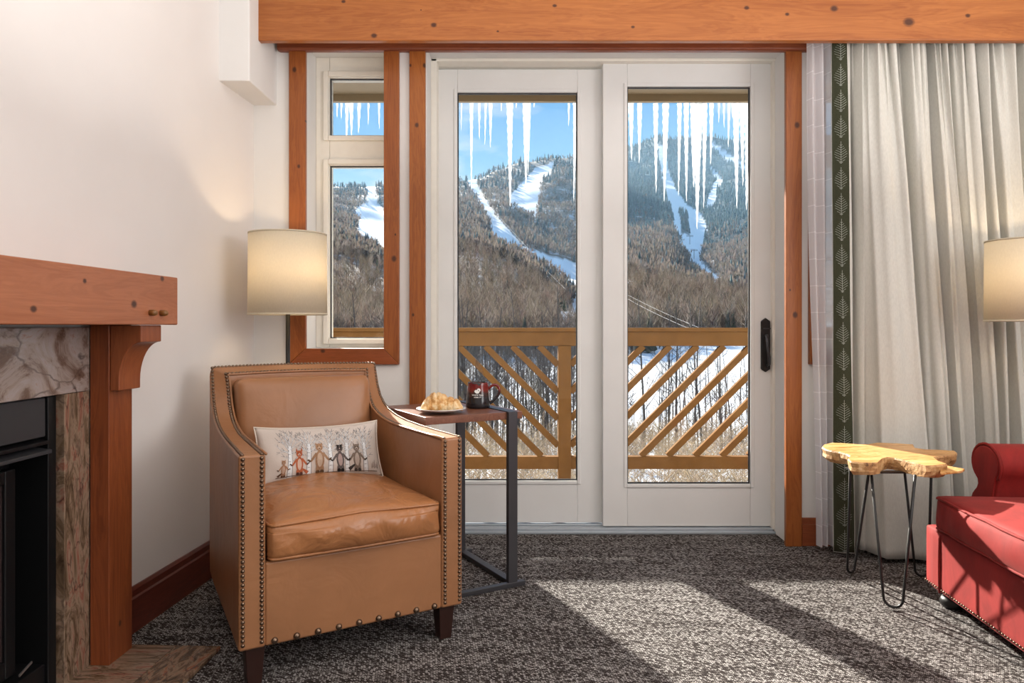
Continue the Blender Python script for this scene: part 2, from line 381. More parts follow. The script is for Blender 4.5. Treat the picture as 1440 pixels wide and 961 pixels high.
# ---- windows
def window_frames(name, x0, x1, panes, root=None):
    """white sash frame at the back of the opening; panes = [(gx0,gx1,gz0,gz1)]"""
    y0, y1 = 3.775, 3.86
    m = MB(); zs = sorted([z for p in panes for z in (p[2], p[3])]); gx0, gx1 = panes[0][0], panes[0][1]
    m.box(x0, gx0, y0, y1, WZ0, WT); m.box(gx1, x1, y0, y1, WZ0, WT)
    m.box(gx0, gx1, y0, y1, WZ0, zs[0]); m.box(gx0, gx1, y0, y1, zs[-1], WT)
    for a, b2 in zip(zs[1:-1:2], zs[2:-1:2]): m.box(gx0, gx1, y0, y1, a, b2)
    o = struct(m.build(name, M['frame_cream'], bevel=0.004))
    for (a, c, z0, z1) in panes:
        q = MB()
        for (d, yy) in ((0.022, 3.765), (0.044, 3.757)):
            if a - d < x0 + 0.002: d = max(0.004, a - x0 - 0.004)
        t = 0.03; yy = 3.760
        q.box(a-t, a-0.004, yy, y0+0.002, z0-t, z1+t); q.box(c+0.004, c+t*0.8, yy, y0+0.002, z0-t, z1+t)
        q.box(a-0.004, c+0.004, yy, y0+0.002, z0-t, z0-0.004); q.box(a-0.004, c+0.004, yy, y0+0.002, z1+0.004, z1+t)
        q.build('sash_bead', M['frame_cream'], o, bevel=0.004)
        g = MB(); t = 0.005
        g.box(a-0.001, a+t, y0+0.02, y0+0.03, z0, z1); g.box(c-t, c+0.001, y0+0.02, y0+0.03, z0, z1); g.box(a, c, y0+0.02, y0+0.03, z0, z0+t); g.box(a, c, y0+0.02, y0+0.03, z1-t, z1)
        g.build('gasket', M['gasket'], o)
        MB().box(a, c, y0+0.024, y0+0.030, z0, z1).build('glass_pane', M['glass'], o)
    return o
window_frames('window_1', WX0, WX1, [(-0.932, -0.652, 1.005, 1.888), (-0.932, -0.652, 2.042, 2.336)])
window_frames('window_2', VX0, VX1, [(1.60, 2.70, 1.005, 1.888), (1.60, 2.70, 2.042, 2.336)])

# ---- sliding doors
def door_panel(name, x0, x1, y0, y1, z0, z1, gx0, gx1, gz0, gz1):
    m = MB(); m.box(x0, gx0, y0, y1, z0, z1); m.box(gx1, x1, y0, y1, z0, z1); m.box(gx0, gx1, y0, y1, z0, gz0); m.box(gx0, gx1, y0, y1, gz1, z1)
    o = struct(m.build(name, M['door_white'], bevel=0.003))
    t = 0.018; q = MB(); yy = y0 - 0.006
    q.box(gx0-t, gx0, yy, y0+0.004, gz0-t, gz1+t); q.box(gx1, gx1+t, yy, y0+0.004, gz0-t, gz1+t)
    q.box(gx0, gx1, yy, y0+0.004, gz0-t, gz0); q.box(gx0, gx1, yy, y0+0.004, gz1, gz1+t)
    q.build('glazing_bead', M['door_white'], o, bevel=0.003)
    g = MB(); t = 0.006
    g.box(gx0, gx0+t, y0+0.012, y0+0.022, gz0, gz1); g.box(gx1-t, gx1, y0+0.012, y0+0.022, gz0, gz1); g.box(gx0, gx1, y0+0.012, y0+0.022, gz0, gz0+t); g.box(gx0, gx1, y0+0.012, y0+0.022, gz1-t, gz1)
    g.build('gasket', M['gasket'], o)
    MB().box(gx0, gx1, y0+0.016, y0+0.022, gz0, gz1).build('glass_pane', M['glass'], o)
    return o
d1 = door_panel('door_1', -0.400, 0.50, 3.882, 3.925, 0.034, 2.415, -0.287, 0.343, 0.255, 2.294)
d2 = door_panel('door_2', 0.471, 1.342, 3.828, 3.872, 0.030, 2.428, 0.5966, 1.234, 0.249, 2.307)
# handle set on the sliding door
zc = 0.970; xh = 1.310
pl = [(-0.024, -0.125), (0, -0.142), (0.024, -0.125), (0.024, 0.122), (0, 0.140), (-0.024, 0.122)]
h = MB().prism(pl, lambda p: (xh+p[0], 3.817, zc+p[1]), lambda p: (xh+p[0], 3.829, zc+p[1])).build('handle_plate', M['black_metal'], d2, bevel=0.004)
MB().box(xh-0.012, xh+0.024, 3.811, 3.818, zc+0.081, zc+0.087).build('thumb_turn', M['dark_steel'], h, bevel=0.001)
hp = [(xh, 3.818, zc+0.047), (xh-0.004, 3.79, zc+0.050), (xh-0.010, 3.772, zc+0.035), (xh-0.008, 3.768, zc-0.01), (xh+0.002, 3.772, zc-0.06), (xh+0.008, 3.79, zc-0.098), (xh+0.006, 3.818, zc-0.108)]
MB().tube(hp, [0.007, 0.007, 0.008, 0.007, 0.008, 0.008, 0.007], 8).build('pull', M['dark_steel'], h, smooth=True)
# jambs, head and threshold
j = MB(); j.box(DX0-0.001, DX0+0.03, 3.79, 3.95, 0, WT); j.box(DX1-0.014, DX1+0.001, 3.80, 3.95, 0, WT); j.box(DX0, DX1, 3.79, 3.95, 2.425, WT+0.001)
struct(j.build('trim_2', M['frame_cream'], bevel=0.003))
tr = MB(); tr.box(DX0+0.002, DX1-0.002, 3.785, 3.815, 0, 0.014); tr.box(DX0+0.002, DX1-0.002, 3.80, 3.95, 0, 0.026)
tr.box(DX0+0.03, 0.47, 3.855, 3.875, 0.026, 0.032)
struct(tr.build('trim_3', M['threshold'], bevel=0.003))

# ---- wooden casings, posts and header
def px_x(px, d): return (px - CX0) * d / FPX
def px_z(py, d): return EYE + (HOR - py) * d / FPX
def kn(lst, d): return [(px_x(a, d), px_z(b, d), r) for a, b, r in lst]
def casing(name, x0, x1, z0, z1, y0, y1, mat, **k): return struct(MB().box(x0, x1, y0, y1, z0, z1).build(name, mat, bevel=0.003))
W_lpost = wood('window_casing_left', OL, OD, 'z', kn([(414, 98, .013), (420, 234, .010), (430, 170, .006)], 3.575))
W_rpost = wood('window_casing_right', OL, OD, 'z', kn([(554, 364, .016), (556, 330, .006)], 3.575))
W_bpost = wood('window_casing_bottom', (0.31, 0.080, 0.027), OD, 'x', kn([(454, 494, .012), (411, 494, .006)], 3.575))
W_pA = wood('post_left_of_door', (0.38, 0.125, 0.028), OD, 'z', kn([(586, 176, .012), (597, 92, .012), (577, 92, .008), (581, 443, .008)], 3.575))
W_pB = wood('post_right_of_door', (0.36, 0.115, 0.028), OD, 'z', kn([(1121, 176, .016), (1118, 443, .016), (1111, 408, .006)], 3.575))
y0c = 3.575
cz = px_z(513, y0c); czi = px_z(490.5, y0c)
m = MB()
# mitred casing of the narrow window: left, right, bottom
xo0, xi0, xi1, xo1 = px_x(406, y0c), px_x(429.5, y0c), px_x(539.5, y0c), px_x(561, y0c)
def pr(poly, name, mat):
    return struct(MB().prism(poly, lambda p: (p[0], y0c, p[1]), lambda p: (p[0], 3.602, p[1])).build(name, mat, bevel=0.003))
pr([(xo0, cz), (xi0, czi), (xi0, 2.42), (xo0, 2.42)], 'trim_4', W_lpost)
pr([(xo1, cz), (xo1, 2.42), (xi1, 2.42), (xi1, czi)], 'trim_5', W_rpost)
pr([(xo0, cz), (xo1, cz), (xi1, czi), (xi0, czi)], 'trim_6', W_bpost)
casing('trim_7', px_x(575.5, y0c), px_x(598, y0c), 0, 2.42, y0c, 3.602, W_pA)
casing('trim_8', px_x(1105.5, y0c), px_x(1128, y0c), 0, 2.42, y0c, 3.602, W_pB)
xq = px_x(1139, y0c)
pr([(xq, cz), (xq+0.079, czi), (xq+0.079, 2.42), (xq, 2.42)], 'trim_9', W_rpost)
pr([(xq, cz), (2.86, cz), (2.78, czi), (xq+0.079, czi)], 'trim_10', W_bpost)
W_head = wood('head_casing', (0.27, 0.075, 0.028), (0.15, 0.035, 0.016), 'x')
struct(MB().box(px_x(388, 3.555), XR-0.02, 3.555, 3.602, 2.396, 2.52).build('trim_11', W_head, bevel=0.012, seg=3))
W_beam = wood('beam_wood', (0.44, 0.155, 0.042), (0.27, 0.078, 0.019), 'x',
              kn([(483, 2, .010), (526, 50, .014), (610, 35, .014), (592, 14, .004), (1050, 11, .012), (1107, 20, .010), (1173, 12, .018), (1278, 31, .026), (1361, 22, .012), (780, 8, .010), (890, 38, .009), (700, 44, .006)], 3.35), rough=0.32)
struct(MB().box(px_x(361, 3.35), XR-0.02, 3.35, 3.39, 2.362, 2.62).build('trim_12', W_beam, bevel=0.006))

# ---- baseboards
W_base = wood('baseboard_wood', (0.16, 0.035, 0.020), (0.085, 0.018, 0.012), 'y', rough=0.3)
def bb_left(ya, yb):
    m = MB(); prof = [(0.001, 0), (0.020, 0), (0.020, 0.118), (0.014, 0.124), (0.014, 0.146), (0.008, 0.156), (0.001, 0.156)]
    n = len(prof); v = [(lw(ya)+a, ya, z) for a, z in prof] + [(lw(yb)+a, yb, z) for a, z in prof]
    m.add(v, [tuple(range(n)), tuple(range(2*n-1, n-1, -1))] + [(i, i+n, (i+1) % n+n, (i+1) % n) for i in range(n)]); return m
struct(bb_left(2.45, 3.60).build('baseboard_left', W_base))
W_bbr = wood('baseboard_back_wood', (0.32, 0.085, 0.03), (0.20, 0.05, 0.02), 'x')
bb = MB(); bb.box(px_x(1128, 3.58)+0.001, XR-0.02, 3.582, 3.602, 0, 0.105); bb.box(px_x(1128, 3.58)+0.001, XR-0.02, 3.588, 3.602, 0.105, 0.135)
bb.box(px_x(598, 3.58)+0.001-0.25, px_x(575, 3.58)-0.001, 3.582, 3.602, 0, 0.12); bb.box(lw(3.59)+0.02, px_x(561, 3.58), 3.582, 3.602, 0, 0.12)
struct(bb.build('baseboard_back', W_bbr, bevel=0.003))

# ------------------------------------------------------------------ fireplace (local: +y along the wall away, +x into the room)
FA = -R(2.5)
def fire_frame(name, label, cat): 
    o = thing(name, label, cat, (-1.253, 2.299, 0), FA); return o
fp = fire_frame('fireplace', 'black gas fireplace set in a surround of brown and pink veined marble', 'fireplace')
SX = -0.062          # stone face in local x
# stone surround: lintel and two jambs
def rect_box(m, x0, x1, y0, y1, z0, z1): return m.box(x0, x1, y0, y1, z0, z1)
OY1, OY0, OZ = -0.121, -1.275, 0.868           # opening
MB().box(SX-0.22, SX, -1.50, 0.0, OZ, 1.064).build('marble_lintel', M['stone_lintel'], fp, bevel=0.002)
MB().box(SX-0.22, SX, OY1, 0.0, 0.0, OZ-0.001).build('marble_jamb', M['stone_jamb'], fp, bevel=0.002)
MB().box(SX-0.22, SX, -1.50, OY0, 0.0, OZ-0.001).build('marble_jamb', M['stone_jamb'], fp, bevel=0.002)
# insert
ins = MB(); X0 = SX-0.021
M['insert_black'] = plain('insert_black', (0.008, 0.008, 0.009), 0.38, 0.3)
M['insert_grey'] = plain('insert_panel', (0.055, 0.055, 0.06), 0.45, 0.4)
ins.box(X0-0.16, X0-0.12, OY0+0.004, OY1-0.004, 0.01, OZ-0.004)
ins.box(X0-0.12, X0, OY1-0.040, OY1-0.004, 0.01, OZ-0.004); ins.box(X0-0.12, X0, OY0+0.004, OY0+0.04, 0.01, OZ-0.004)
ins.box(X0-0.12, X0-0.01, OY0+0.04, OY1-0.04, 0.01, 0.09)
ins.build('firebox_frame', M['insert_black'], fp, bevel=0.003)
MB().box(X0-0.03, X0-0.006, OY0+0.04, OY1-0.042, 0.748, OZ-0.006).build('hood_panel', M['insert_grey'], fp, bevel=0.004)
MB().prism([(0, 0), (0.085, 0.012), (0.085, 0.022), (0, 0.034)], lambda p: (X0-0.07+p[0], OY0+0.045, 0.690+p[1]), lambda p: (X0-0.07+p[0], OY1-0.045, 0.690+p[1])).build('vent_louvre', M['insert_grey'], fp, bevel=0.001)
MB().prism([(0, 0), (0.075, 0.006), (0.075, 0.016), (0, 0.03)], lambda p: (X0-0.07+p[0], OY0+0.045, 0.722+p[1]), lambda p: (X0-0.07+p[0], OY1-0.045, 0.722+p[1])).build('vent_louvre', M['insert_black'], fp, bevel=0.001)
fr = MB(); ga, gb = OY0+0.14, -0.285; x1 = X0-0.035
fr.box(x1-0.03, x1, ga-0.04, ga, 0.10, 0.672); fr.box(x1-0.03, x1, gb, gb+0.04, 0.10, 0.672); fr.box(x1-0.03, x1, ga, gb, 0.10, 0.15); fr.box(x1-0.03, x1, ga, gb, 0.635, 0.672)
dfr = fr.build('glass_door_frame', M['insert_black'], fp, bevel=0.004)
M['fire_glass'] = plain('smoked_glass', (0.035, 0.022, 0.022), 0.07, 0.0, 0.6)
MB().box(x1-0.018, x1-0.010, ga, gb, 0.15, 0.635).build('smoked_glass_pane', M['fire_glass'], dfr)
MB().box(x1-0.012, x1-0.0085, gb-0.03, gb-0.018, 0.17, 0.615).build('glass_edge_strip', M['insert_grey'], dfr)
M['silver'] = plain('silver_badge', (0.5, 0.5, 0.5), 0.3, 0.9)
MB().prism([(0, 0), (0.05, 0.016), (0.05, 0.022), (0, 0.006)], lambda p: (X0-0.006, -0.275+p[0], 0.105+p[1]), lambda p: (X0-0.002, -0.275+p[0], 0.105+p[1])).build('badge', M['silver'], fp)
# mantel
mt = fire_frame('mantel_shelf', 'long orange pine mantel beam on wooden posts above the marble fireplace', 'mantel')
W_man = wood('mantel_wood', (0.44, 0.165, 0.078), (0.31, 0.100, 0.042), 'y', [(0.105, 1.222, .012), (-0.06, 1.135, .016), (-0.3, 1.19, .009), (-0.5, 1.11, .012)], plane='yz')
W_post = wood('mantel_post_wood', (0.30, 0.082, 0.026), (0.15, 0.034, 0.012), 'z', [(0.06, 0.12, .010)], plane='yz')
W_corb = wood('corbel_wood', (0.34, 0.100, 0.034), (0.20, 0.050, 0.018), 'z')
MB().box(-0.115, 0.114, -1.75, 0.208, 1.072, 1.232).build('beam', W_man, mt, bevel=0.004)
for yy in (0.0005, -1.64):
    MB().box(SX+0.0005, 0.0, yy, yy+0.130, 0.010, 1.072).build('post', W_post, mt, bevel=0.003)
    pts = [(0.0005, 1.071), (0.100, 1.071)] + [(0.030 + 0.070*(1 - math.sin(q*math.pi/20)), 1.018 - 0.125*(1 - math.cos(q*math.pi/20))) for q in range(11)]
    pts += [(0.030, 0.866), (0.0005, 0.866)]
    MB().prism(pts, lambda p: (p[0], yy+0.004, p[1]), lambda p: (p[0], yy+0.126, p[1])).build('corbel', W_corb, mt, bevel=0.003)
for k, yy in enumerate((0.030, 0.095)):
    MB().tube([(0.113, yy, 1.110), (0.128, yy, 1.110), (0.136, yy, 1.110)], [0.010, 0.010, 0.007], 12).build('peg', M['gold_peg'], mt, smooth=True)
# hearth slab, flush tiles
ht = fire_frame('hearth_slab', 'brown marble hearth slab let into the carpet before the fireplace', 'hearth')
MB().box(SX-0.01, 0.135, -1.75, 0.155, 0.0, 0.012).build('marble_tile', M['stone_jamb'], ht, bevel=0.002)
MB().box(0.136, 0.285, -1.75, 0.155, 0.0, 0.012).build('marble_tile', M['stone_hearth'], ht, bevel=0.002)
# ------------------------------------------------------------------ leather armchair (local: x right, y back, z up)
CH = (-0.483, 2.342, 0); CA = R(31)
ac = thing('armchair', 'tan leather armchair with bronze nailhead trim beside the narrow window', 'armchair', CH, CA)
HALF = [((-.366, 0, .690), (-.288, 0, .688)), ((-.362, .10, .690), (-.286, .10, .688)), ((-.357, .2, .690), (-.283, .2, .688)), ((-.352, .33, .692), (-.280, .33, .688)), ((-.347, .45, .698), (-.277, .44, .690)),
        ((-.343, .55, .708), (-.274, .53, .698)), ((-.340, .63, .724), (-.272, .60, .712)), ((-.337, .69, .748), (-.270, .655, .732)), ((-.335, .735, .780), (-.270, .695, .762)),
        ((-.333, .765, .825), (-.270, .722, .805)), ((-.332, .785, .870), (-.271, .738, .845)), ((-.331, .800, .913), (-.276, .750, .880))]
BACK = [((x, .800 + .02*(1-(x/.33)**2), .913 + .004*(1-(x/.33)**2)), (x*.276/.331, .750 + .015*(1-(x/.33)**2), .880 + .004*(1-(x/.33)**2))) for x in (-.22, -.11, 0, .11, .22)]
SHR = .016
ST = HALF + BACK + [((-o[0], o[1], o[2]), (-i[0], i[1], i[2])) for o, i in reversed(HALF)]
ST = [((o[0]*(1+.02*o[1]/.8)+SHR*o[1]/.8, o[1], o[2]), (i[0]+SHR*i[1]/.8, i[1], i[2])) for o, i in ST]
ZB = 0.115
shell = MB(); NP = len(ST)
for o, i in ST: shell.v += [Vector(o), Vector(i), Vector((i[0], i[1], ZB)), Vector((o[0], o[1], ZB))]
for k in range(NP-1):
    a, b = 4*k, 4*(k+1)
    for q in range(4): shell.f.append((a+q, a+(q+1) % 4, b+(q+1) % 4, b+q))
shell.f += [(0, 1, 2, 3), tuple(4*(NP-1)+q for q in (3, 2, 1, 0))]
shell.build('frame', M['leather'], ac, bevel=0.009, seg=3)
MB().box(-.290, .290, .004, .70, ZB, .365).build('front_rail', M['leather'], ac, bevel=0.008, seg=3)
def lerp(a, b, t): return Vector(a)*(1-t) + Vector(b)*t
# padded inner back
ib = soft_box(.268, .065, .232, .035, crown_front=0.022, n=18)
def tf(v, c, rx=0, rz=0):
    q = Matrix.Rotation(rz, 3, 'Z') @ Matrix.Rotation(rx, 3, 'X') @ v; return q + Vector(c)
ib.v = [tf(v, (.022, .715, .632), R(-7)) for v in ib.v]
ib.build('back_cushion', M['leather'], ac, smooth=True)
MB().tube([Vector(i) + Vector((0, 0, .001)) for o, i in ST], .0045, 6).build('piping', M['leather'], ac, smooth=True)
# seat cushion with piping and creases along the front
def crease(q):
    if q.y < -0.2:
        a = math.sin(q.x*38 + q.z*30)*math.sin(q.x*13+1) * 0.007 + math.sin(q.x*75 - q.z*60)*0.0012
        q = q + Vector((0, a*(1-abs(q.z)/.07), 0))
    if q.z > 0.03: q = q + Vector((0, 0, -0.012*abs(q.x)/.28 + 0.002*math.sin(q.x*20+q.y*14)))
    return q
sc_ = soft_box(.282, .335, .062, .022, crown=0.040, crown_front=0.03, n=30, fn=crease)
seat_c = Vector((0, .325, .428)); sc_.v = [v + seat_c for v in sc_.v]
seat = sc_.build('seat_cushion', M['leather_seat'], ac, smooth=True)
for zz, dz in ((.055, 0), (-.055, 0)):
    pp = []
    for k in range(41):
        x = -.27 + .54*k/40; pp.append((x, -.006 - (0.008*(1-(abs(x)/.28)**2)), .428 + zz - (0.0112*abs(x)/.28 if zz > 0 else 0)))
    pp = [(-.279, .06, pp[0][2])] + [(-.277, .012, pp[0][2])] + pp + [(.277, .012, pp[-1][2]), (.279, .06, pp[-1][2])]
    MB().tube(pp, .0045, 8).build('piping', M['leather_seat'], seat, smooth=True)
# legs
for (x, y) in ((-.315, .045), (.315, .045), (-.27, .745), (.31, .745)):
    MB().taper(x, y, .042, .042, .058, .058, 0, ZB+.004).build('leg', M['dark_wood'], ac, bevel=0.003)
# nailheads: dome mesh shared
def dome(r, n=8):
    m = MB(); m.lathe([(r, 0), (r*.92, r*.35), (r*.6, r*.68), (r*.2, r*.82)], (0, 0, 0), n); return m
dm = dome(.0064); dome_obj = dm.build('nailhead', M['brass_dark'], ac, smooth=True); dome_me = dome_obj.data
bpy.data.objects.remove(dome_obj)
def place_nail(pos, nrm, parent, me, name='nailhead'):
    o = bpy.data.objects.new(name, me); COL.objects.link(o); o.parent = parent; o.location = pos
    o.rotation_euler = Vector(nrm).to_track_quat('Z', 'Y').to_euler(); return o
SP = .0136
front = []
for x in (-.354, -.300, .300, .354):
    z = .678
    while z > .128: front.append((Vector((x, -.0005, z)), Vector((0, -1, 0)))); z -= SP
nf = len(front)//4
keep = front[:2*nf] + front[2*nf:2*nf+(100-2*nf)]; rest = front[2*nf+(100-2*nf):]
for p, n_ in keep[:100]: place_nail(p, n_, ac, dome_me)
def along(pts, nrms, sp):
    out_ = []; acc = sp/2
    for a, b, n_ in zip(pts[:-1], pts[1:], nrms):
        l = (b-a).length; 
        while acc < l: out_.append((a.lerp(b, acc/l), n_)); acc += sp
        acc -= l
    return out_
nr = []
for k in range(NP-1):
    (o, i), (o2, i2) = ST[k], ST[k+1]
    n_ = (Vector(i)-Vector(o)).cross(Vector(o2)-Vector(o)).normalized()
    if n_.z < 0: n_ = -n_
    nr.append(n_)
for t in (.14, .86):
    rest += along([lerp(o, i, t) for o, i in ST], nr, SP)
rm = MB()
for p, n_ in rest:
    q = Vector(n_).to_track_quat('Z', 'Y').to_matrix(); rm.add([q @ v + p + Vector(n_)*(-.0005) for v in dm.v], dm.f)
tag(rm.build('nailhead_trim', M['brass_dark'], ac, smooth=True), kind='stuff')
bigm = dome(.0105, 12); bo = bigm.build('rail_nail', M['brass_dark'], ac, smooth=True); bme = bo.data; bpy.data.objects.remove(bo)
for k in range(9): place_nail((-.262 + .0655*k, .0035, .128), (0, -1, 0), ac, bme, 'rail_nail')

# ------------------------------------------------------------------ lumbar pillow with embroidered wood animals
PW, PH, PT = .462, .225, .052
pl_o = thing('lumbar_pillow', 'small linen pillow embroidered with birch trees and woodland animals on the armchair seat', 'pillow',
             (CH[0] + .017*math.cos(CA) - .455*math.sin(CA), CH[1] + .017*math.sin(CA) + .455*math.cos(CA), .489), CA - R(5))
PTILT = R(-24)
def pill(u, v, side):
    """u,v in 0..1 ; side -1 front, +1 back"""
    a, b = 2*u-1, 2*v-1
    x = a*PW/2*(1 - .045*(1-b*b)); z = PH/2 + b*PH/2*(1 - .13*(1-a*a)**0.8)
    puff = (max(0, 1-abs(a)**3.2)*max(0, 1-abs(b)**2.4))**0.55
    y = side*PT*puff + .004*math.sin(a*9+b*4)*puff
    p = Vector((x, y, z)); p = Matrix.Rotation(PTILT, 3, 'X') @ p; return p
pm = MB(); nu, nv = 40, 24
pm.grid(lambda u, v: pill(u, v, -1), nu, nv); pm.grid(lambda u, v: pill(1-u, v, 1), nu, nv)
po = pm.build('cover', M['pillow'], pl_o, smooth=True)
bm = bmesh.new(); bm.from_mesh(po.data); bmesh.ops.remove_doubles(bm, verts=bm.verts, dist=.0008); bmesh.ops.recalc_face_normals(bm, faces=bm.faces); bm.to_mesh(po.data); bm.free()
edge = [pill(k/20, 0, -1) for k in range(20)] + [pill(1, k/12, -1) for k in range(12)] + [pill(1-k/20, 1, -1) for k in range(20)] + [pill(0, 1-k/12, -1) for k in range(13)]
MB().tube(edge, .0032, 6).build('piping', fabric('pillow_piping', (.66, .58, .5), 500), pl_o, smooth=True)
def pil_n(u, v, h):
    e_ = .01; a = pill(u+e_, v, -1) - pill(u-e_, v, -1); b = pill(u, v+e_, -1) - pill(u, v-e_, -1); n_ = a.cross(b).normalized()
    p = pill(u, v, -1); return p + n_*h if (Matrix.Rotation(-PTILT, 3, 'X') @ n_).y < 0 else p - n_*h
AR = PW/PH
def on_pillow(m, poly, h):
    b = len(m.v); cx = sum(p[0] for p in poly)/len(poly); cy = sum(p[1] for p in poly)/len(poly)
    m.v.append(pil_n(cx, cy, h)); n = len(poly)
    for p in poly: m.v.append(pil_n(p[0], p[1], h))
    for k in range(n): m.f.append((b, b+1+k, b+1+(k+1) % n))
def stroke(m, a, b, w0, w1, h, seg=4):
    a, b = Vector(a), Vector(b); d = Vector(((b.x-a.x)*AR, b.y-a.y)); 
    if d.length < 1e-6: return
    n_ = Vector((-d.y/AR, d.x))/d.length; bb = len(m.v)
    for k in range(seg+1):
        p = a.lerp(b, k/seg); w_ = (w0 + (w1-w0)*k/seg)/2
        m.v.append(pil_n(p.x+n_.x*w_, p.y+n_.y*w_, h)); m.v.append(pil_n(p.x-n_.x*w_, p.y-n_.y*w_, h))
    for k in range(seg): m.f.append((bb+2*k, bb+2*k+1, bb+2*k+3, bb+2*k+2))
def ell(cx, cy, rx, ry, rot=0, n=16):
    c, s = math.cos(rot), math.sin(rot)
    return [(cx + (rx*math.cos(t)*c - ry*math.sin(t)*s)/AR, cy + rx*math.cos(t)*s + ry*math.sin(t)*c) for t in [2*math.pi*k/n for k in range(n)]]
rp_ = random.Random(3)
tw, tl = MB(), MB()
for tx, top in ((.235, .60), (.385, .60), (.56, .60), (.70, .58), (.855, .58)):
    stroke(tl, (tx, .06), (tx+.004, top), .088/1, .060, .0008, 8); stroke(tw, (tx, .06), (tx+.004, top), .070, .045, .0012, 8)
    for k in range(7): y = .12 + k*.065; stroke(tl, (tx-.011, y), (tx+.005*(1 if k % 2 else -1)+.003, y+.004), .008, .005, .0016, 1)
    def br(x, y, ang, l, w_, lev):
        x2, y2 = x + l*math.sin(ang)/AR, y + l*math.cos(ang)
        if y2 > .93 or abs(x2 - tx) > .11: return
        stroke(tl, (x, y), (x2, y2), w_*.8, w_*.5, .0010, 2)
        if lev < 2:
            stroke(tw, (x, y), (x2, y2), w_*.5, w_*.25, .0013, 2) if lev < 2 else None
            for q in (-1, 1): br(x2, y2, ang + q*rp_.uniform(.2, .5), l*rp_.uniform(.55, .8), w_*.65, lev+1)
            br((x+x2)/2, (y+y2)/2, ang + rp_.choice((-1, 1))*.7, l*.5, w_*.55, lev+1)
    for k, a in enumerate((-1.0, -.55, -.25, .05, .35, .65, 1.05)): br(tx, top - .12*abs(a) - .02, a, .17, .022, 0)
    for k in range(4): br(tx, .30+.06*k, (-1)**k*1.05, .10, .014, 1)
M['thread_grey'] = fabric('grey_thread', (.20, .20, .21), 500); M['thread_white'] = fabric('white_thread', (.74, .76, .78), 500)
tl.build('embroidered_branches', M['thread_grey'], pl_o); tw.build('embroidered_trunks', M['thread_white'], pl_o)
def beast(name, cx, s, body, dark, belly, ears, tail=None, stripe=False):
    b, d, l = MB(), MB(), MB(); y0 = .08
    on_pillow(b, ell(cx, y0+.22*s, .075*s, .17*s), .0016)
    on_pillow(b, ell(cx, y0+.455*s, .062*s, .075*s), .0018)
    for q in (-1, 1):
        on_pillow(b, ell(cx+q*.035*s/AR, y0+.06*s, .032*s, .07*s), .0015)
        e0 = cx+q*.045*s/AR; on_pillow(b, [(e0-.022*s/AR, y0+.50*s), (e0+.022*s/AR, y0+.50*s), (e0+q*.008*s/AR, y0+ears*s)], .0019)
        stroke(b, (cx+q*.05*s/AR, y0+.34*s), (cx+q*.15*s/AR, y0+.20*s), .045*s, .034*s, .0015)
        stroke(d, (cx+q*.15*s/AR, y0+.20*s), (cx+q*.20*s/AR, y0+.24*s), .034*s, .022*s, .0019)
        on_pillow(d, ell(cx+q*.035*s/AR, y0+.02*s, .034*s, .030*s), .0020)
        on_pillow(d, ell(cx+q*.024*s/AR, y0+.47*s, .009*s, .011*s, n=8), .0026)
    on_pillow(d, ell(cx, y0+.425*s, .016*s, .012*s, n=8), .0026)
    on_pillow(l, ell(cx, y0+.22*s, .044*s, .125*s), .0021); on_pillow(l, ell(cx, y0+.435*s, .026*s, .030*s), .0022)
    if stripe:
        for q in (-1, 1): stroke(d, (cx+q*.03*s/AR, y0+.53*s), (cx+q*.02*s/AR, y0+.42*s), .030*s, .018*s, .0023)
    if tail: stroke(d if name != 'embroidered_fox' else b, (cx+tail*.05*s/AR, y0+.12*s), (cx+tail*.17*s/AR, y0+.03*s), .03*s, .07*s, .0016)
    o = b.build(name, fabric(name+'_thread', body, 400, 0, .2), pl_o)
    d.build('dark_stitching', fabric(name+'_dark', dark, 400, 0, .2), o); l.build('pale_belly', fabric(name+'_pale', belly, 400, 0, .1), o)
beast('embroidered_fox', .31, .80, (.42, .12, .055), (.10, .04, .03), (.60, .42, .34), .60, tail=1)
beast('embroidered_bear', .472, 1.0, (.34, .20, .12), (.12, .07, .04), (.50, .38, .29), .545)
beast('embroidered_badger', .642, .90, (.12, .10, .095), (.02, .018, .018), (.40, .30, .28), .55, stripe=True)
beast('embroidered_raccoon', .785, .88, (.20, .155, .125), (.05, .04, .035), (.45, .38, .33), .56, tail=-1)
beast('embroidered_squirrel', .185, .50, (.36, .20, .12), (.10, .05, .03), (.50, .36, .28), .56, tail=-1)
gs = MB()
for k in range(5): stroke(gs, (.905+.012*k, .12+.01*(k % 2)), (.91+.013*k, .20+.03*(k % 3)), .012, .006, .0015)
stroke(gs, (.13, .075), (.95, .075), .012, .012, .0011, 20)
gs.build('embroidered_ground', fabric('brown_thread', (.16, .10, .07), 400), pl_o)

# ------------------------------------------------------------------ C-shaped side table
TA = math.atan2(.417, -.235) - math.pi/2
TO = Vector((-0.334, 2.85, 0))     # front left corner ; local x along the front edge, y to the back
tb = thing('c_side_table', 'small side table with walnut top on a black steel C frame beside the armchair', 'table', TO, TA)
TL, TD, TZ = .433, .478, .715
W_walnut = wood('walnut', (.25, .105, .062), (.14, .052, .032), 'y', rough=0.35)
MB().box(0, TL, 0, TD, TZ-.030, TZ).build('tabletop', W_walnut, tb, bevel=0.0025)
fx0, fx1 = TL-.075, TL-.033
st = M['dark_steel']
MB().box(fx0, fx1, -.006, TD+.006, TZ, TZ+.0035).build('top_strap', st, tb, bevel=0.001)
for y0_ in (-.018, TD-.004):
    MB().box(fx0, fx1, y0_, y0_+.022, .0, TZ+.003).build('upright', st, tb, bevel=0.002)
MB().box(fx0+.010, fx1+.002, -.01, TD+.01, .001, .022).build('base_bar', st, tb, bevel=0.002)
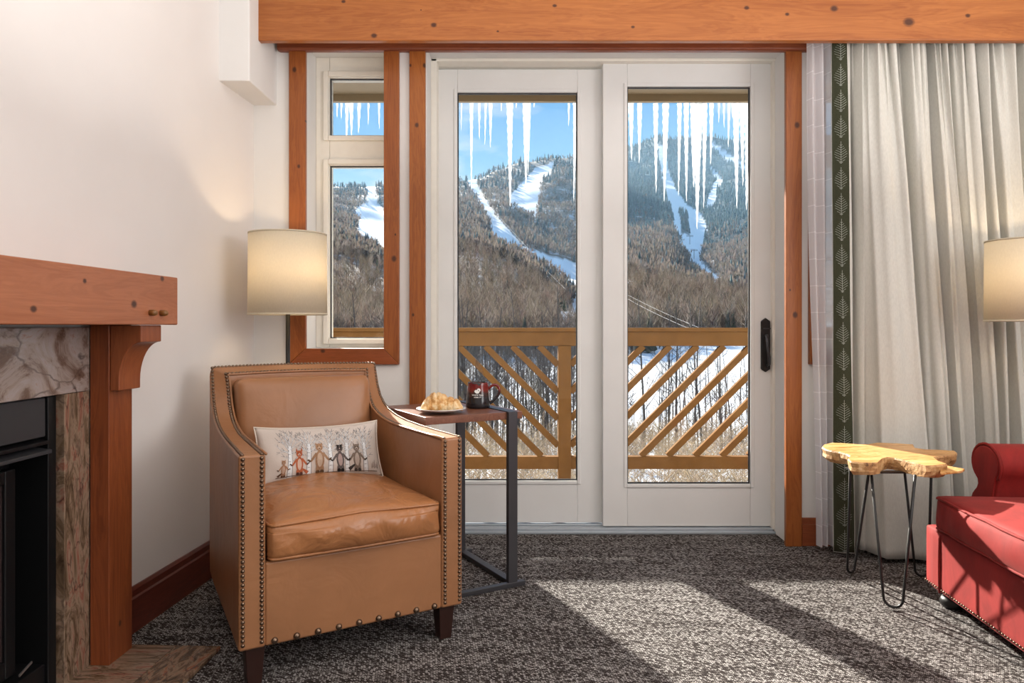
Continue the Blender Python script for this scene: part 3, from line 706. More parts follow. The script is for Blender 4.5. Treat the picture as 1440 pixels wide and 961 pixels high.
for y0_ in (-.022, TD-.006):
    MB().box(-.02, TL+.002, y0_, y0_+.026, .0, .020).build('base_bar', st, tb, bevel=0.002)

# plate and croissant
pc = (-.288, 3.005)
plate = thing('plate', 'round white plate under the croissant on the side table', 'plate', (pc[0], pc[1], TZ+.0036))
MB().lathe([(.052, 0), (.060, .002), (.094, .011), (.101, .015), (.100, .0175), (.090, .014), (.058, .005), (.0, .005)], n=56).build('dish', M['ceramic'], plate, smooth=True)
cro = thing('croissant', 'golden baked croissant lying on the white plate', 'croissant', (pc[0]+.004, pc[1]-.008, TZ+.0095), R(4))
m_cr, nt_, b_p = new_mat('croissant_crust'); setp(b_p, rough=.5)
n = node(nt_, 'ShaderNodeTexNoise', Scale=30.0, Detail=6.0, Roughness=.7); nt_.links.new(coords(nt_, (1, 1, 1)), n.inputs[0])
nt_.links.new(ramp(nt_, n.outputs[0], [(.34, (.42, .16, .035)), (.46, (.68, .38, .13)), (.56, (.82, .60, .33)), (.70, (.90, .78, .56))]), b_p.inputs['Base Color']); bump(nt_, b_p, n.outputs[0], .6, .006)
cm = MB(); NS = 84; NR = 28
cen, rad = [], []
for k in range(NS+1):
    t = k/NS*2-1; a = t*1.02
    cen.append(Vector((.082*math.sin(a)/math.sin(1.02)*1.0, .040*(1-math.cos(a))*-1.0 + .012, 0)))
    base = .0345*(1-abs(t)**2.0)**.60*(1 - .16*t - .10*math.sin(t*5.2)) + .004
    seg = (abs(t)*3.3+.12) % 1.0; step = .0042*math.sin(math.pi*min(1, seg*1.25))**.5*(1-abs(t)**3) if seg < .8 else 0
    rad.append(base + step - .002)
for k in range(NS+1):
    tdir = (cen[min(k+1, NS)]-cen[max(k-1, 0)]).normalized(); sd_ = Vector((-tdir.y, tdir.x, 0))
    for q in range(NR):
        a = 2*math.pi*q/NR; r = rad[k]*(1 + .035*math.sin(5*a+k*.4) + .02*math.sin(9*a-k*.9))
        z = math.sin(a)*r*.98; cm.v.append(cen[k] + sd_*math.cos(a)*r*1.1 + Vector((0, 0, max(z, -rad[k]*.75) + rad[k]*.75)))
for k in range(NS):
    for q in range(NR): cm.f.append((k*NR+q, k*NR+(q+1) % NR, (k+1)*NR+(q+1) % NR, (k+1)*NR+q))
cm.f += [tuple(range(NR-1, -1, -1)), tuple(range(NS*NR, (NS+1)*NR))]
cm.build('crust', m_cr, cro, smooth=True)

# mug
mc = (-.146, 3.185)
mug = thing('mug', 'stoneware mug glazed red over black with a white emblem on the side table', 'mug', (mc[0], mc[1], TZ+.001), R(0))
m_mug, nt_, b_p = new_mat('mug_glaze'); setp(b_p, rough=.16, spec=.6)
sxyz = nt_.nodes.new('ShaderNodeSeparateXYZ'); nt_.links.new(coords(nt_), sxyz.inputs[0])
nn = node(nt_, 'ShaderNodeTexNoise', Scale=38.0, Detail=4.0); nt_.links.new(coords(nt_, (1, 1, .4)), nn.inputs[0])
zf = math_(nt_, 'ADD', sxyz.outputs[2], math_(nt_, 'MULTIPLY_ADD', nn.outputs[0], .045, -.022))
nt_.links.new(ramp(nt_, math_(nt_, 'MULTIPLY', zf, 9.0), [(.45, (.016, .015, .018)), (.62, (.055, .022, .018)), (.74, (.20, .020, .014)), (.95, (.15, .008, .008)), (.985, (.02, .01, .01))]), b_p.inputs['Base Color'])
prof = [(.046, 0), (.051, .003), (.0525, .012), (.0515, .03), (.0475, .065), (.0445, .095), (.0445, .108), (.0435, .110), (.0415, .108), (.0415, .095), (.044, .065), (.047, .03), (.046, .010), (.0, .008)]
body = MB().lathe(prof, n=64).build('body', m_mug, mug, smooth=True)
hd = [Vector((.043, 0, .078)), Vector((.058, 0, .094)), Vector((.074, 0, .098)), Vector((.087, 0, .090)), Vector((.092, 0, .074)), Vector((.087, 0, .056)), Vector((.074, 0, .040)), Vector((.060, 0, .026)), Vector((.050, 0, .018))]
def smooth_pts(pts, k=4):
    o_ = []
    for i in range(len(pts)-1):
        p0, p1, p2, p3 = pts[max(i-1, 0)], pts[i], pts[i+1], pts[min(i+2, len(pts)-1)]
        for j_ in range(k):
            t = j_/k; o_.append(0.5*((2*p1)+(-p0+p2)*t+(2*p0-5*p1+4*p2-p3)*t*t+(-p0+3*p1-3*p2+p3)*t**3))
    o_.append(pts[-1]); return o_
MB().tube(smooth_pts(hd), .0058, 10).build('handle', m_mug, mug, smooth=True)
MB().lathe([(.0, .088), (.0415, .088)], n=40).build('coffee', plain('coffee', (.03, .012, .006), .1), mug)
M['print_white'] = plain('white_print', (.85, .85, .83), .4)
def mug_r(z):
    for (r0, z0), (r1, z1) in zip(prof[:6], prof[1:7]):
        if z0 <= z <= z1: return r0 + (r1-r0)*(z-z0)/(z1-z0)
    return .0445
def wrap(x, z): a = x/.050; r = mug_r(z) + .0005; return Vector((r*math.sin(a), -r*math.cos(a), z))
# the emblem: a rounded leaf-and-drop badge
em = MB()
def fan(m, pts):
    b = len(m.v); cx = sum(p[0] for p in pts)/len(pts); cz_ = sum(p[1] for p in pts)/len(pts); m.v.append(wrap(cx, cz_)); n = len(pts)
    for p in pts: m.v.append(wrap(*p))
    for k in range(n): m.f.append((b, b+1+k, b+1+(k+1) % n))
fan(em, [(-.003 + .0115*math.cos(t), .0745 + .0085*math.sin(t)*(1+.25*math.cos(t+.6))) for t in [2*math.pi*k/28 for k in range(28)]])
fan(em, [(.005 + .008*math.cos(t)*1.1, .0795 + .007*math.sin(t)) for t in [2*math.pi*k/24 for k in range(24)]])
em.build('emblem', M['print_white'], mug)
em2 = MB(); bk = plain('emblem_dark', (.03, .012, .012), .3)
_w = wrap
def wrap(x, z): a = x/.050; r = mug_r(z) + .0009; return Vector((r*math.sin(a), -r*math.cos(a), z))
fan(em2, [(.0045 + .0020*math.cos(t), .078 + .0034*math.sin(t)) for t in [2*math.pi*k/16 for k in range(16)]])
fan(em2, [(-.0095, .0835), (-.001, .0850), (-.0015, .0800), (-.007, .0805)])
em2.build('emblem_dark_mark', bk, mug)
wrap = _w
def text_on(fn, body_, size, name, mat, parent):
    cu = bpy.data.curves.new(name, 'FONT'); cu.body = body_; cu.size = size; cu.align_x = 'CENTER'; cu.space_character = 1.15; cu.offset = size*.02
    to = bpy.data.objects.new(name, cu); COL.objects.link(to); dg = bpy.context.evaluated_depsgraph_get(); dg.update()
    me = bpy.data.meshes.new_from_object(to.evaluated_get(dg)); bpy.data.objects.remove(to)
    for v in me.vertices: v.co = fn(v.co.x, v.co.y)
    me.materials.clear(); me.materials.append(mat); o = bpy.data.objects.new(name, me); COL.objects.link(o); o.parent = parent; return o
text_on(lambda x, y: wrap(x, .0555+y), 'WHITE TALL', .0082, 'lettering', M['print_white'], mug)
text_on(lambda x, y: wrap(x, .0465+y), 'HOME ST', .0068, 'lettering', M['print_white'], mug)
# steam
sm, nt_, b_p = new_mat('steam'); nt_.nodes.remove(b_p); vs = nt_.nodes.new('ShaderNodeVolumeScatter'); vs.inputs['Color'].default_value = (1, 1, 1, 1)
nn = node(nt_, 'ShaderNodeTexNoise', Scale=1.0, Detail=3.0, Distortion=1.5); nt_.links.new(coords(nt_, (45, 45, 16)), nn.inputs[0])
nt_.links.new(math_(nt_, 'MULTIPLY', math_(nt_, 'SUBTRACT', nn.outputs[0], .46, clamp=True), 260.0), vs.inputs['Density'])
nt_.links.new(vs.outputs[0], nt_.nodes['Material Output'].inputs['Volume'])
sp = [Vector((0.004*math.sin(k*.9), 0, .118 + k*.014)) for k in range(9)]
stm = MB().tube(sp, [.014, .019, .020, .018, .016, .014, .011, .008, .004], 12).build('steam', sm, None, smooth=True)
stm.location = (mc[0]+.0, mc[1], TZ); tag(stm, 'thin wisp of white steam rising above the red and black mug', 'steam', kind='stuff')

# ------------------------------------------------------------------ floor lamps
def bulb_mat():
    m, nt, b = new_mat('bulb_glow'); b.inputs['Emission Color'].default_value = (1, .72, .42, 1); b.inputs['Emission Strength'].default_value = 14; return m
M['bulb'] = bulb_mat()
def make_lamp(label, x, y, z0, z1, r, power):
    o = thing('floor_lamp', label, 'lamp', (x, y, 0), 0, None)
    MB().lathe([(.125, 0), (.125, .010), (.118, .016), (.012, .020), (.010, .03)], n=48).build('base', M['black_metal'], o, smooth=True)
    MB().tube([(0, 0, .02), (0, 0, z0+.10)], .0095, 12).build('pole', M['black_metal'], o, smooth=True)
    sh = MB(); r2 = r*.985
    sh.lathe([(r, z0), (r2, z1), (r2-.002, z1), (r-.002, z0)], n=72, close=True); so_ = sh.build('lamp_shade', M['shade'], o, smooth=True)
    for z, rr in ((z0, r), (z1, r2)):
        MB().lathe([(rr+.0012, z-.001), (rr+.0012, z+.006), (rr-.003, z+.006), (rr-.003, z-.001)], n=72, close=True).build('trim_band', fabric('shade_trim', (.62, .55, .42)), so_, smooth=True)
    for a in (0, 2.09, 4.19): MB().tube([(0, 0, z0+.09), (r*math.cos(a)*.98, r*math.sin(a)*.98, z0+.006)], .0015, 5).build('spider_arm', M['black_metal'], o)
    bx = .045
    bmm = MB(); bmm.lathe([(.008, 0), (.014, .02), (.028, .05), (.030, .068), (.022, .088), (.006, .098)], (bx, -.02, z0+.12), 20); bmm.build('bulb', M['bulb'], o, smooth=True)
    MB().tube([(0, 0, z0+.085), (bx, -.02, z0+.10), (bx, -.02, z0+.125)], .009, 10).build('socket', M['black_metal'], o)
    d = bpy.data.lights.new('lamp_bulb_light', 'POINT'); d.energy = power; d.color = (1, .74, .46); d.shadow_soft_size = .03
    lo = bpy.data.objects.new('lamp_bulb_light', d); COL.objects.link(lo); lo.parent = o; lo.location = (bx+.0, -.02, z0+.225)
    return o
make_lamp('floor lamp with cream drum shade standing behind the armchair', -1.0, 3.30, 1.118, 1.474, .171, 3.2)
make_lamp('floor lamp with cream drum shade standing behind the red sofa', 2.205, 3.155, 1.088, 1.430, .164, 5.0)
# ------------------------------------------------------------------ curtains
# fold table: (x at the bottom, x at the top, distance at the bottom, distance at the top), from the leading edge rightwards
FT = [(1172, 1172, 3.42, 3.44), (1185, 1182, 3.40, 3.43), (1198, 1192, 3.40, 3.43), (1204, 1197, 3.44, 3.45), (1210, 1204, 3.51, 3.50), (1219, 1212, 3.44, 3.44), (1232, 1222, 3.33, 3.42), (1262, 1240, 3.31, 3.41),
      (1290, 1254, 3.29, 3.42), (1300, 1262, 3.37, 3.48), (1309, 1270, 3.52, 3.50), (1319, 1280, 3.44, 3.43), (1334, 1294, 3.40, 3.42), (1344, 1303, 3.43, 3.47), (1351, 1309, 3.52, 3.50), (1361, 1318, 3.43, 3.43), (1373, 1328, 3.40, 3.42),
      (1383, 1337, 3.47, 3.49), (1388, 1342, 3.52, 3.50), (1397, 1352, 3.43, 3.43), (1408, 1366, 3.41, 3.42), (1416, 1374, 3.49, 3.49), (1426, 1384, 3.42, 3.43), (1434, 1392, 3.53, 3.50), (1446, 1404, 3.42, 3.43),
      (1462, 1420, 3.40, 3.42), (1475, 1432, 3.51, 3.49), (1492, 1450, 3.41, 3.42), (1512, 1470, 3.52, 3.49), (1540, 1500, 3.41, 3.42), (1565, 1530, 3.50, 3.49), (1600, 1570, 3.41, 3.42)]
ZT, ZBm = 2.412, 0.022
crr = random.Random(11)
ripple = [(crr.uniform(.8, 1.2), crr.uniform(0, 6.28)) for _ in range(6)]
def cur_pt(s, v):
    """s along the fold table (0..len-1), v 0 bottom .. 1 top"""
    i = min(int(s), len(FT)-2); t = s-i; c = t*t*(3-2*t)
    vv = v**1.25
    def kx(q): return FT[q][0]*(1-vv) + FT[q][1]*vv
    def kd(q): return FT[q][2]*(1-v) + FT[q][3]*v
    px = kx(i)*(1-t) + kx(i+1)*t; d = kd(i)*(1-c) + kd(i+1)*c
    pxw = px + 1.2*math.sin(v*5 + s*1.1)*(1-abs(2*v-1))*min(1, s/4)
    X = (pxw-CX0)*3.42/FPX
    f = max(0, (v-.72)/.28)**1.5 * min(1, max(0, (s-2.6)/1.5)); g_ = min(1, max(0, (s-2.6)/1.5))
    d += g_*.010*math.sin(s*3.7+1.2*math.sin(v*3+s*.4)); X += g_*.003*math.sin(s*9.1+v*2)
    X += f*0.004*math.sin(s*6.28*1.6+1); d += f*0.020*math.sin(s*6.28*1.35) + .004*math.sin(v*9+s*2)*(1-f)
    return Vector((X, min(d, 3.535), ZBm + (ZT-ZBm)*v))
def sheet(name, s0, s1, nu, nv, mat, parent, off=0.0, v0=0.0, v1=1.0, thick=.003):
    m = MB(); m.grid(lambda a, b: cur_pt(s0+(s1-s0)*a, v0+(v1-v0)*b) + Vector((0, -off, 0)), nu, nv)
    o = m.build(name, mat, parent, smooth=True); sl = o.modifiers.new('thickness', 'SOLIDIFY'); sl.thickness = thick; sl.offset = 0; return o
cu = thing('curtain', 'cream linen curtain with a dark green leaf border hanging right of the glass doors', 'curtain', (0, 0, 0))
sheet('drape', 0, len(FT)-1, 560, 60, M['curtain'], cu)
bandS0, bandS1 = .02, 1.98
gb = sheet('green_border', bandS0, bandS1, 16, 60, M['green_band'], cu, .0035, .002, .998, .001); tag(gb, 'dark green border with pale stitched leaves')
lf = MB()
def bpt(a, v, off=.0052): return cur_pt(bandS0+(bandS1-bandS0)*a, v) + Vector((0, -off, 0))
def lstroke(a0, v0, a1, v1, w_):
    p, q = bpt(a0, v0), bpt(a1, v1); pm_ = bpt((a0+a1)/2, (v0+v1)/2)
    for s0_, s1_ in ((p, pm_), (pm_, q)):
        d = (s1_-s0_).normalized(); n_ = Vector((-d.z, 0, d.x))*w_/2; b = len(lf.v)
        lf.v += [s0_+n_, s0_-n_, s1_-n_, s1_+n_]; lf.f.append((b, b+1, b+2, b+3))
NL = 20
for k in range(NL):
    v0_ = (k+.10)/NL; hv = .80/NL
    lstroke(.5, v0_-.04/NL, .5, v0_+hv, .0012)
    for j_ in range(8):
        t = j_/8; wd = (.24, .35, .38, .35, .30, .23, .16, .08)[j_]
        for q in (-1, 1):
            lstroke(.5, v0_+hv*t*.92, .5+q*wd, v0_+hv*(t*.92+.17*wd/.36), .0011)
    for q in (-1, 1): lstroke(.5, v0_-.05/NL, .5+q*.10, v0_-.01/NL, .0014)
lf.build('stitched_leaves', M['thread_pale'], gb)
# pleating tape, small pleats
# sheer
M['sheer'] = None
ms, nt_, b_p = new_mat('sheer_voile'); setp(b_p, (.90, .90, .93), .9)
tr_ = nt_.nodes.new('ShaderNodeBsdfTransparent'); tl_ = nt_.nodes.new('ShaderNodeBsdfTranslucent'); tl_.inputs[0].default_value = (.9, .9, .93, 1)
a1 = nt_.nodes.new('ShaderNodeMixShader'); a1.inputs[0].default_value = .5; nt_.links.new(b_p.outputs[0], a1.inputs[1]); nt_.links.new(tl_.outputs[0], a1.inputs[2])
a2 = nt_.nodes.new('ShaderNodeMixShader'); a2.inputs[0].default_value = .80; nt_.links.new(tr_.outputs[0], a2.inputs[1]); nt_.links.new(a1.outputs[0], a2.inputs[2]); nt_.links.new(a2.outputs[0], nt_.nodes['Material Output'].inputs[0])
szz = nt_.nodes.new('ShaderNodeSeparateXYZ'); nt_.links.new(coords(nt_), szz.inputs[0])
fr_ = math_(nt_, 'LESS_THAN', math_(nt_, 'FRACT', math_(nt_, 'DIVIDE', szz.outputs[2], .1255)), .035)
nt_.links.new(math_(nt_, 'MULTIPLY_ADD', fr_, .18, .80), a2.inputs[0])
she = thing('sheer_curtain', 'narrow white sheer curtain showing left of the green border', 'curtain', (0, 0, 0))
SH = [(1149, 1136, 3.50), (1153, 1140, 3.46), (1158, 1147, 3.50), (1163, 1156, 3.47), (1167, 1162, 3.52), (1172, 1167, 3.47), (1180, 1175, 3.51), (1192, 1190, 3.52)]
def sh_pt(s, v):
    i = min(int(s), len(SH)-2); t = s-i; c = t*t*(3-2*t)
    px = (SH[i][0]*(1-t)+SH[i+1][0]*t)*(1-v) + (SH[i][1]*(1-t)+SH[i+1][1]*t)*v
    if s < 3: px += 2.0*math.sin(v*6+.6)*(1-s/3)
    d = SH[i][2]*(1-c)+SH[i+1][2]*c
    return Vector(((px-CX0)*3.48/FPX, d, .03 + (ZT-.03)*v))
q = MB(); q.grid(lambda a, b: sh_pt(a*(len(SH)-1), b), 56, 60); q.build('voile', ms, she, smooth=True)
# track behind the beam
struct(MB().box(1.36, XR-.05, 3.45, 3.48, 2.425, 2.45).build('trim_13', M['frame_cream']))

# ------------------------------------------------------------------ live-edge side table with hairpin legs
lt = thing('live_edge_table', 'rough live edge wood side table on black hairpin legs beside the red sofa', 'table', (1.52, 3.0, 0))
LT = Vector((1.52, 3.0, 0)); ZS = .560
slab_px = [(1157, 629), (1159, 625.5), (1170, 622.8), (1188, 623.6), (1205, 625), (1219, 625.2), (1234, 622.8), (1262, 623.8), (1284, 625.3), (1286, 630), (1300, 632.2), (1322, 633), (1341, 634), (1345, 636.5), (1343, 639.5),
           (1328, 641), (1312, 643), (1318, 648), (1331, 652.8), (1316, 654.6), (1301, 655.2), (1284, 650.5), (1268, 646.4), (1257, 644.0), (1247, 643.2), (1240, 645), (1234, 650.5), (1222, 651), (1208, 650.3), (1197, 649), (1193, 645), (1196, 641), (1190, 638), (1180, 635.5), (1170, 634), (1162, 632)]
def on_plane(px, py, z): d = (EYE-z)*FPX/(py-HOR); return Vector(((px-CX0)*d/FPX, d, z))
outl = [on_plane(a, b, ZS) - LT for a, b in slab_px]
outl = [Vector((p.x, p.y, ZS)) for p in outl]
# densify with rough edge
dense = []
for a, b in zip(outl, outl[1:]+outl[:1]):
    nseg = max(1, int((b-a).length/.012))
    for k in range(nseg): dense.append(a.lerp(b, k/nseg))
cen_ = sum(dense, Vector())/len(dense); er = random.Random(5)
ms2, nt_, b_p = new_mat('live_edge_wood'); setp(b_p, rough=.4)
n1 = node(nt_, 'ShaderNodeTexNoise', Scale=3.2, Detail=6.0, Distortion=2.2); nt_.links.new(coords(nt_, (1.2, 6, 3)), n1.inputs[0])
wv = math_(nt_, 'MULTIPLY_ADD', node(nt_, 'ShaderNodeMath').outputs[0], 0, 0)
s1 = nt_.nodes.new('ShaderNodeMath'); s1.operation = 'SINE'; nt_.links.new(math_(nt_, 'MULTIPLY', n1.outputs[0], 55.0), s1.inputs[0])
cc = ramp(nt_, math_(nt_, 'MULTIPLY_ADD', s1.outputs[0], .16, math_(nt_, 'MULTIPLY_ADD', n1.outputs[0], 1.2, -.1)), [(.2, (.36, .15, .035)), (.5, (.60, .31, .095)), (.85, (.76, .50, .24))])
nt_.links.new(cc, b_p.inputs['Base Color'])
ms3, nt_, b_p = new_mat('live_edge_side'); setp(b_p, rough=.6)
n1 = node(nt_, 'ShaderNodeTexNoise', Scale=26.0, Detail=6.0, Roughness=.7); nt_.links.new(coords(nt_), n1.inputs[0])
nt_.links.new(ramp(nt_, n1.outputs[0], [(.30, (.12, .05, .02)), (.45, (.46, .24, .09)), (.60, (.66, .42, .20)), (.78, (.80, .66, .50))]), b_p.inputs['Base Color']); bump(nt_, b_p, n1.outputs[0], .8, .008)
vs_, fs_ = [], []; nD = len(dense); layers = [(ZS, 0, 0), (ZS-.006, .004, .002), (ZS-.022, .002, .006), (ZS-.036, -.002, .008), (ZS-.048, -.012, .004)]
wob = [er.uniform(-1, 1) for _ in range(nD)]
for li, (z, outw, rg) in enumerate(layers):
    for k, p in enumerate(dense):
        n_ = (p-cen_); n_.z = 0; n_.normalize(); w_ = (wob[k]+wob[k-1]+wob[(k+1) % nD])/3
        if p.z: pass
        q = p + n_*(outw + rg*w_*(1 if li % 2 else -1)); vs_.append((q.x, q.y, z - (.006*w_ if li == len(layers)-1 else 0)))
for li in range(len(layers)-1):
    for k in range(nD): fs_.append((li*nD+k, li*nD+(k+1) % nD, (li+1)*nD+(k+1) % nD, (li+1)*nD+k))
nside = len(fs_); fs_ += [tuple(range(nD)), tuple(range(len(layers)*nD-1, (len(layers)-1)*nD-1, -1))]
me = bpy.data.meshes.new('tabletop'); me.from_pydata(vs_, [], fs_); me.materials.append(ms2); me.materials.append(ms3)
for i_, p_ in enumerate(me.polygons): p_.material_index = 1 if i_ < nside else 0; 
me.update(); bm = bmesh.new(); bm.from_mesh(me); bmesh.ops.recalc_face_normals(bm, faces=bm.faces); bm.to_mesh(me); bm.free()
top = bpy.data.objects.new('tabletop', me); COL.objects.link(top); top.parent = lt
sv = [on_plane(1322, 655, .535)-LT, on_plane(1357, 661.5, .535)-LT, on_plane(1352, 664, .535)-LT, on_plane(1322, 667, .535)-LT]
MB().prism([(v.x, v.y) for v in sv], lambda p: (p[0], p[1], .530), lambda p: (p[0], p[1], .540)).build('splinter', ms2, lt, bevel=.003)
def hairpin(t1, b, t2, spread):
    """two rods from the slab joined by a round bend at the floor"""
    t1, t2, b = [Vector(q) - LT for q in (t1, t2, b)]
    ax = (t2-t1); ax.z = 0; ax.normalize(); r = spread/2; pts = [t1]
    c = b + Vector((0, 0, r+.005))
    for k in range(9):
        a = math.pi + math.pi*k/8; pts.append(c + ax*math.cos(a)*r + Vector((0, 0, math.sin(a)*r)))
    pts.append(t2); MB().tube(pts, .0052, 8).build('hairpin_leg', M['black_metal'], lt, smooth=True)
zt = ZS-.040
hairpin(on_plane(1225, 662, zt), on_plane(1256, 856, .005), on_plane(1287, 668, zt), .066)
hairpin(on_plane(1196, 659, zt), on_plane(1197, 807, .005), on_plane(1223, 656, zt), .045)
hairpin(on_plane(1271, 653, zt), on_plane(1296, 812, .005), on_plane(1310, 655, zt), .050)
for a, b in ((1256, 661), (1210, 656), (1290, 652)):
    p = on_plane(a, b, zt) - LT; MB().box(p.x-.055, p.x+.055, p.y-.018, p.y+.018, ZS-.051, ZS-.046).build('mounting_plate', M['black_metal'], lt)

# ------------------------------------------------------------------ red velvet sofa (local: x towards the camera along its front, y into the sofa)
SO = Vector((1.610, 2.887, 0)); SA = R(-94.5)
sf = thing('sofa', 'red velvet sofa with rolled arm and nailhead trim at the right', 'sofa', SO, SA)
V_ = M['velvet']; SL = 1.95
bx_ = soft_box(SL/2, .46, .118, .018, n=8); bx_.v = [v + Vector((SL/2, .46+.0, .183)) for v in bx_.v]; bx_.build('base', V_, sf, smooth=True)
for xx in (.122, SL-.122):
    MB().tube([(xx, -.002, .07), (xx, -.004, .18), (xx, -.003, .27), (xx, .01, .296), (xx, .10, .300)], .0045, 8).build('piping', V_, sf, smooth=True)
for xa_, sg in ((0, 1), (SL, -1)):
    prof2 = []
    # keyhole outline of the rolled arm: x across the arm, z up
    cx_, cz2, rr = xa_+sg*.052, .543, .098
    for k in range(19):
        a = R(-38) + R(256)*k/18; prof2.append((cx_ + sg*rr*.98*math.cos(a), cz2 + .076*math.sin(a)))
    prof2 += [(xa_+sg*.002, .476), (xa_+sg*.006, .458), (xa_-sg*.008, .434), (xa_-sg*.034, .412), (xa_-sg*.050, .38), (xa_-sg*.052, .29), (xa_+sg*.108, .29), (xa_+sg*.106, .42)]
    am = MB(); ny = 10; n_ = len(prof2)
    arm = MB().prism(prof2, lambda p: (p[0], .205, p[1]), lambda p: (p[0], .90, p[1]))
    a_o = arm.build('rolled_arm', V_, sf, bevel=.012, seg=3)
    MB().tube([(p[0], .203, p[1]) for p in prof2[:24]], .0050, 8).build('piping', V_, a_o, smooth=True)
    ip = [(cx_ + (p[0]-cx_)*.9, cz2+(p[1]-cz2)*.9) for p in prof2]
    MB().prism(ip, lambda p: (p[0], .197, p[1]), lambda p: (p[0], .207, p[1])).build('scroll_panel', V_, a_o, bevel=.004)
bk_ = soft_box(SL/2-.02, .10, .27, .06, n=10); bk_.v = [tf(v, (SL/2, .84, .55), R(-8)) for v in bk_.v]; bk_.build('backrest', V_, sf, smooth=True)
def cush(xc, hx_):
    n_ = 26
    def pull(q):
        if q.y < -.2: q = q + Vector((0, .003*math.sin(q.x*52)*(1-abs(q.z)/.07) + .002*math.sin(q.x*90+q.z*40), 0))
        return q
    c = soft_box(hx_, .385, .064, .022, crown=.030, crown_front=.02, n=n_, fn=pull); c.v = [v + Vector((xc, .375, .366)) for v in c.v]
    o = c.build('seat_cushion', V_, sf, smooth=True)
    for z in (.424, .312):
        pp = [(xc-hx_+.002, .30, z), (xc-hx_+.002, .03, z), (xc-hx_+.010, -.002, z)] + [(xc-hx_+.02+(2*hx_-.04)*k/10, -.010-.004*math.sin(math.pi*k/10), z+.002*math.sin(k*2)) for k in range(11)] + [(xc+hx_-.010, -.002, z), (xc+hx_-.002, .03, z), (xc+hx_-.002, .30, z)]
        MB().tube(pp, .0048, 8).build('piping', V_, o, smooth=True)
hw = (SL-.20)/4
cush(.10+hw, hw-.002); cush(.10+3*hw, hw-.002)
sd = dome(.0042, 8); so2 = sd.build('base_nail', M['brass_dark'], sf, smooth=True); sme = so2.data; bpy.data.objects.remove(so2)
for k in range(60): place_nail((.012+.0155*k, -.0005, .083), (0, -1, 0), sf, sme, 'base_nail')
for (x, y) in ((.075, .070), (SL-.075, .070), (.075, .84), (SL-.075, .84)):
    MB().lathe([(.030, 0), (.040, .006), (.046, .022), (.040, .038), (.028, .044), (.040, .052), (.044, .066), (.044, .070)], (x, y, 0), 28).build('bun_foot', M['black_metal'], sf, smooth=True)

# ------------------------------------------------------------------ balcony
RY = 5.0
W_rail = plain('rail_stain', (.195, .095, .032), .9, noise=.10, nscale=14)
W_rail.node_tree.nodes['Principled BSDF'].inputs['Specular IOR Level'].default_value = 0.1
rl = thing('balcony_railing', 'tan painted wooden balcony railing with chevron lattice and flat top rail', 'railing', (0, RY, 0))
rl_x0, rl_x1 = -3.4, 4.2
MB().box(rl_x0, rl_x1, -.010, .125, 1.028, 1.055).build('top_cap', W_rail, rl, bevel=.004)
MB().box(rl_x0, rl_x1, .012, .105, .931, 1.028).build('top_rail', W_rail, rl, bevel=.003)  # extra depth on the hidden far side, added to block sun below the rail
MB().box(rl_x0, rl_x1, .012, .075, .096, .180).build('bottom_rail', W_rail, rl, bevel=.003)
posts = [.356-3.3, .356-1.65, .356, .356+1.65, .356+3.3]
for p in posts: MB().box(p-.043, p+.043, -.004, .085, -.06, .931).build('post', W_rail, rl, bevel=.003)
def slat(xa_, za, xb_, zb):
    d = Vector((xb_-xa_, 0, zb-za)).normalized(); n_ = Vector((-d.z, 0, d.x))*.0205
    a, b = Vector((xa_, 0, za)), Vector((xb_, 0, zb))
    poly = [a-n_, b-n_, b+n_, a+n_]
    MB().prism([(p.x, p.z) for p in poly], lambda p: (p[0], .020, p[1]), lambda p: (p[0], .058, p[1])).build('lattice_slat', W_rail, rl, bevel=.002)
Z0_, Z1_ = .182, .930; stp = .183
for bi in range(len(posts)-1):
    xl, xr = posts[bi]+.043, posts[bi+1]-.043
    sgn = 1 if bi % 2 else -1    # 1: falls to the right
    k = -6
    while k < 16:
        # line through top rail at x = xt
        xt = (xr - stp*(k-.3)) if sgn > 0 else (xl + stp*(k-.3)); k += 1
        pts = []
        xa_, za, xb_, zb = xt, Z1_, xt + sgn*(Z1_-Z0_), Z0_
        lo, hi = (xl, xr)
        # clip to the bay
        def clip(x0, z0, x1, z1):
            t0, t1 = 0, 1; dx = x1-x0
            for lim, s_ in ((lo, 1), (hi, -1)):
                f0, f1 = s_*(x0-lim), s_*(x1-lim)
                if f0 < 0 and f1 < 0: return None
                if f0 < 0: t0 = max(t0, f0/(f0-f1))
                if f1 < 0: t1 = min(t1, f0/(f0-f1))
            if t1-t0 < .05: return None
            return x0+dx*t0, z0+(z1-z0)*t0, x0+dx*t1, z0+(z1-z0)*t1
        c = clip(xa_, za, xb_, zb)
        if c: slat(*c)
struct(MB().box(rl_x0, rl_x1, YB1, RY+.06, -.14, -.075).build('floor_balcony', plain('deck_boards', (.24, .16, .10), .7, noise=.2)))
# eave over the balcony
EY = 5.35; EZ = EYE + (HOR-145)*EY/FPX
W_soff = plain('soffit_paint', (.24, .17, .095), .7)
ev = MB(); ev.box(rl_x0, rl_x1, EY-.04, EY, EZ, EZ+.30); ev.box(rl_x0, rl_x1, YB1, EY-.04, EZ+.05, EZ+.12)
struct(ev.build('trim_14', W_soff, bevel=.004))
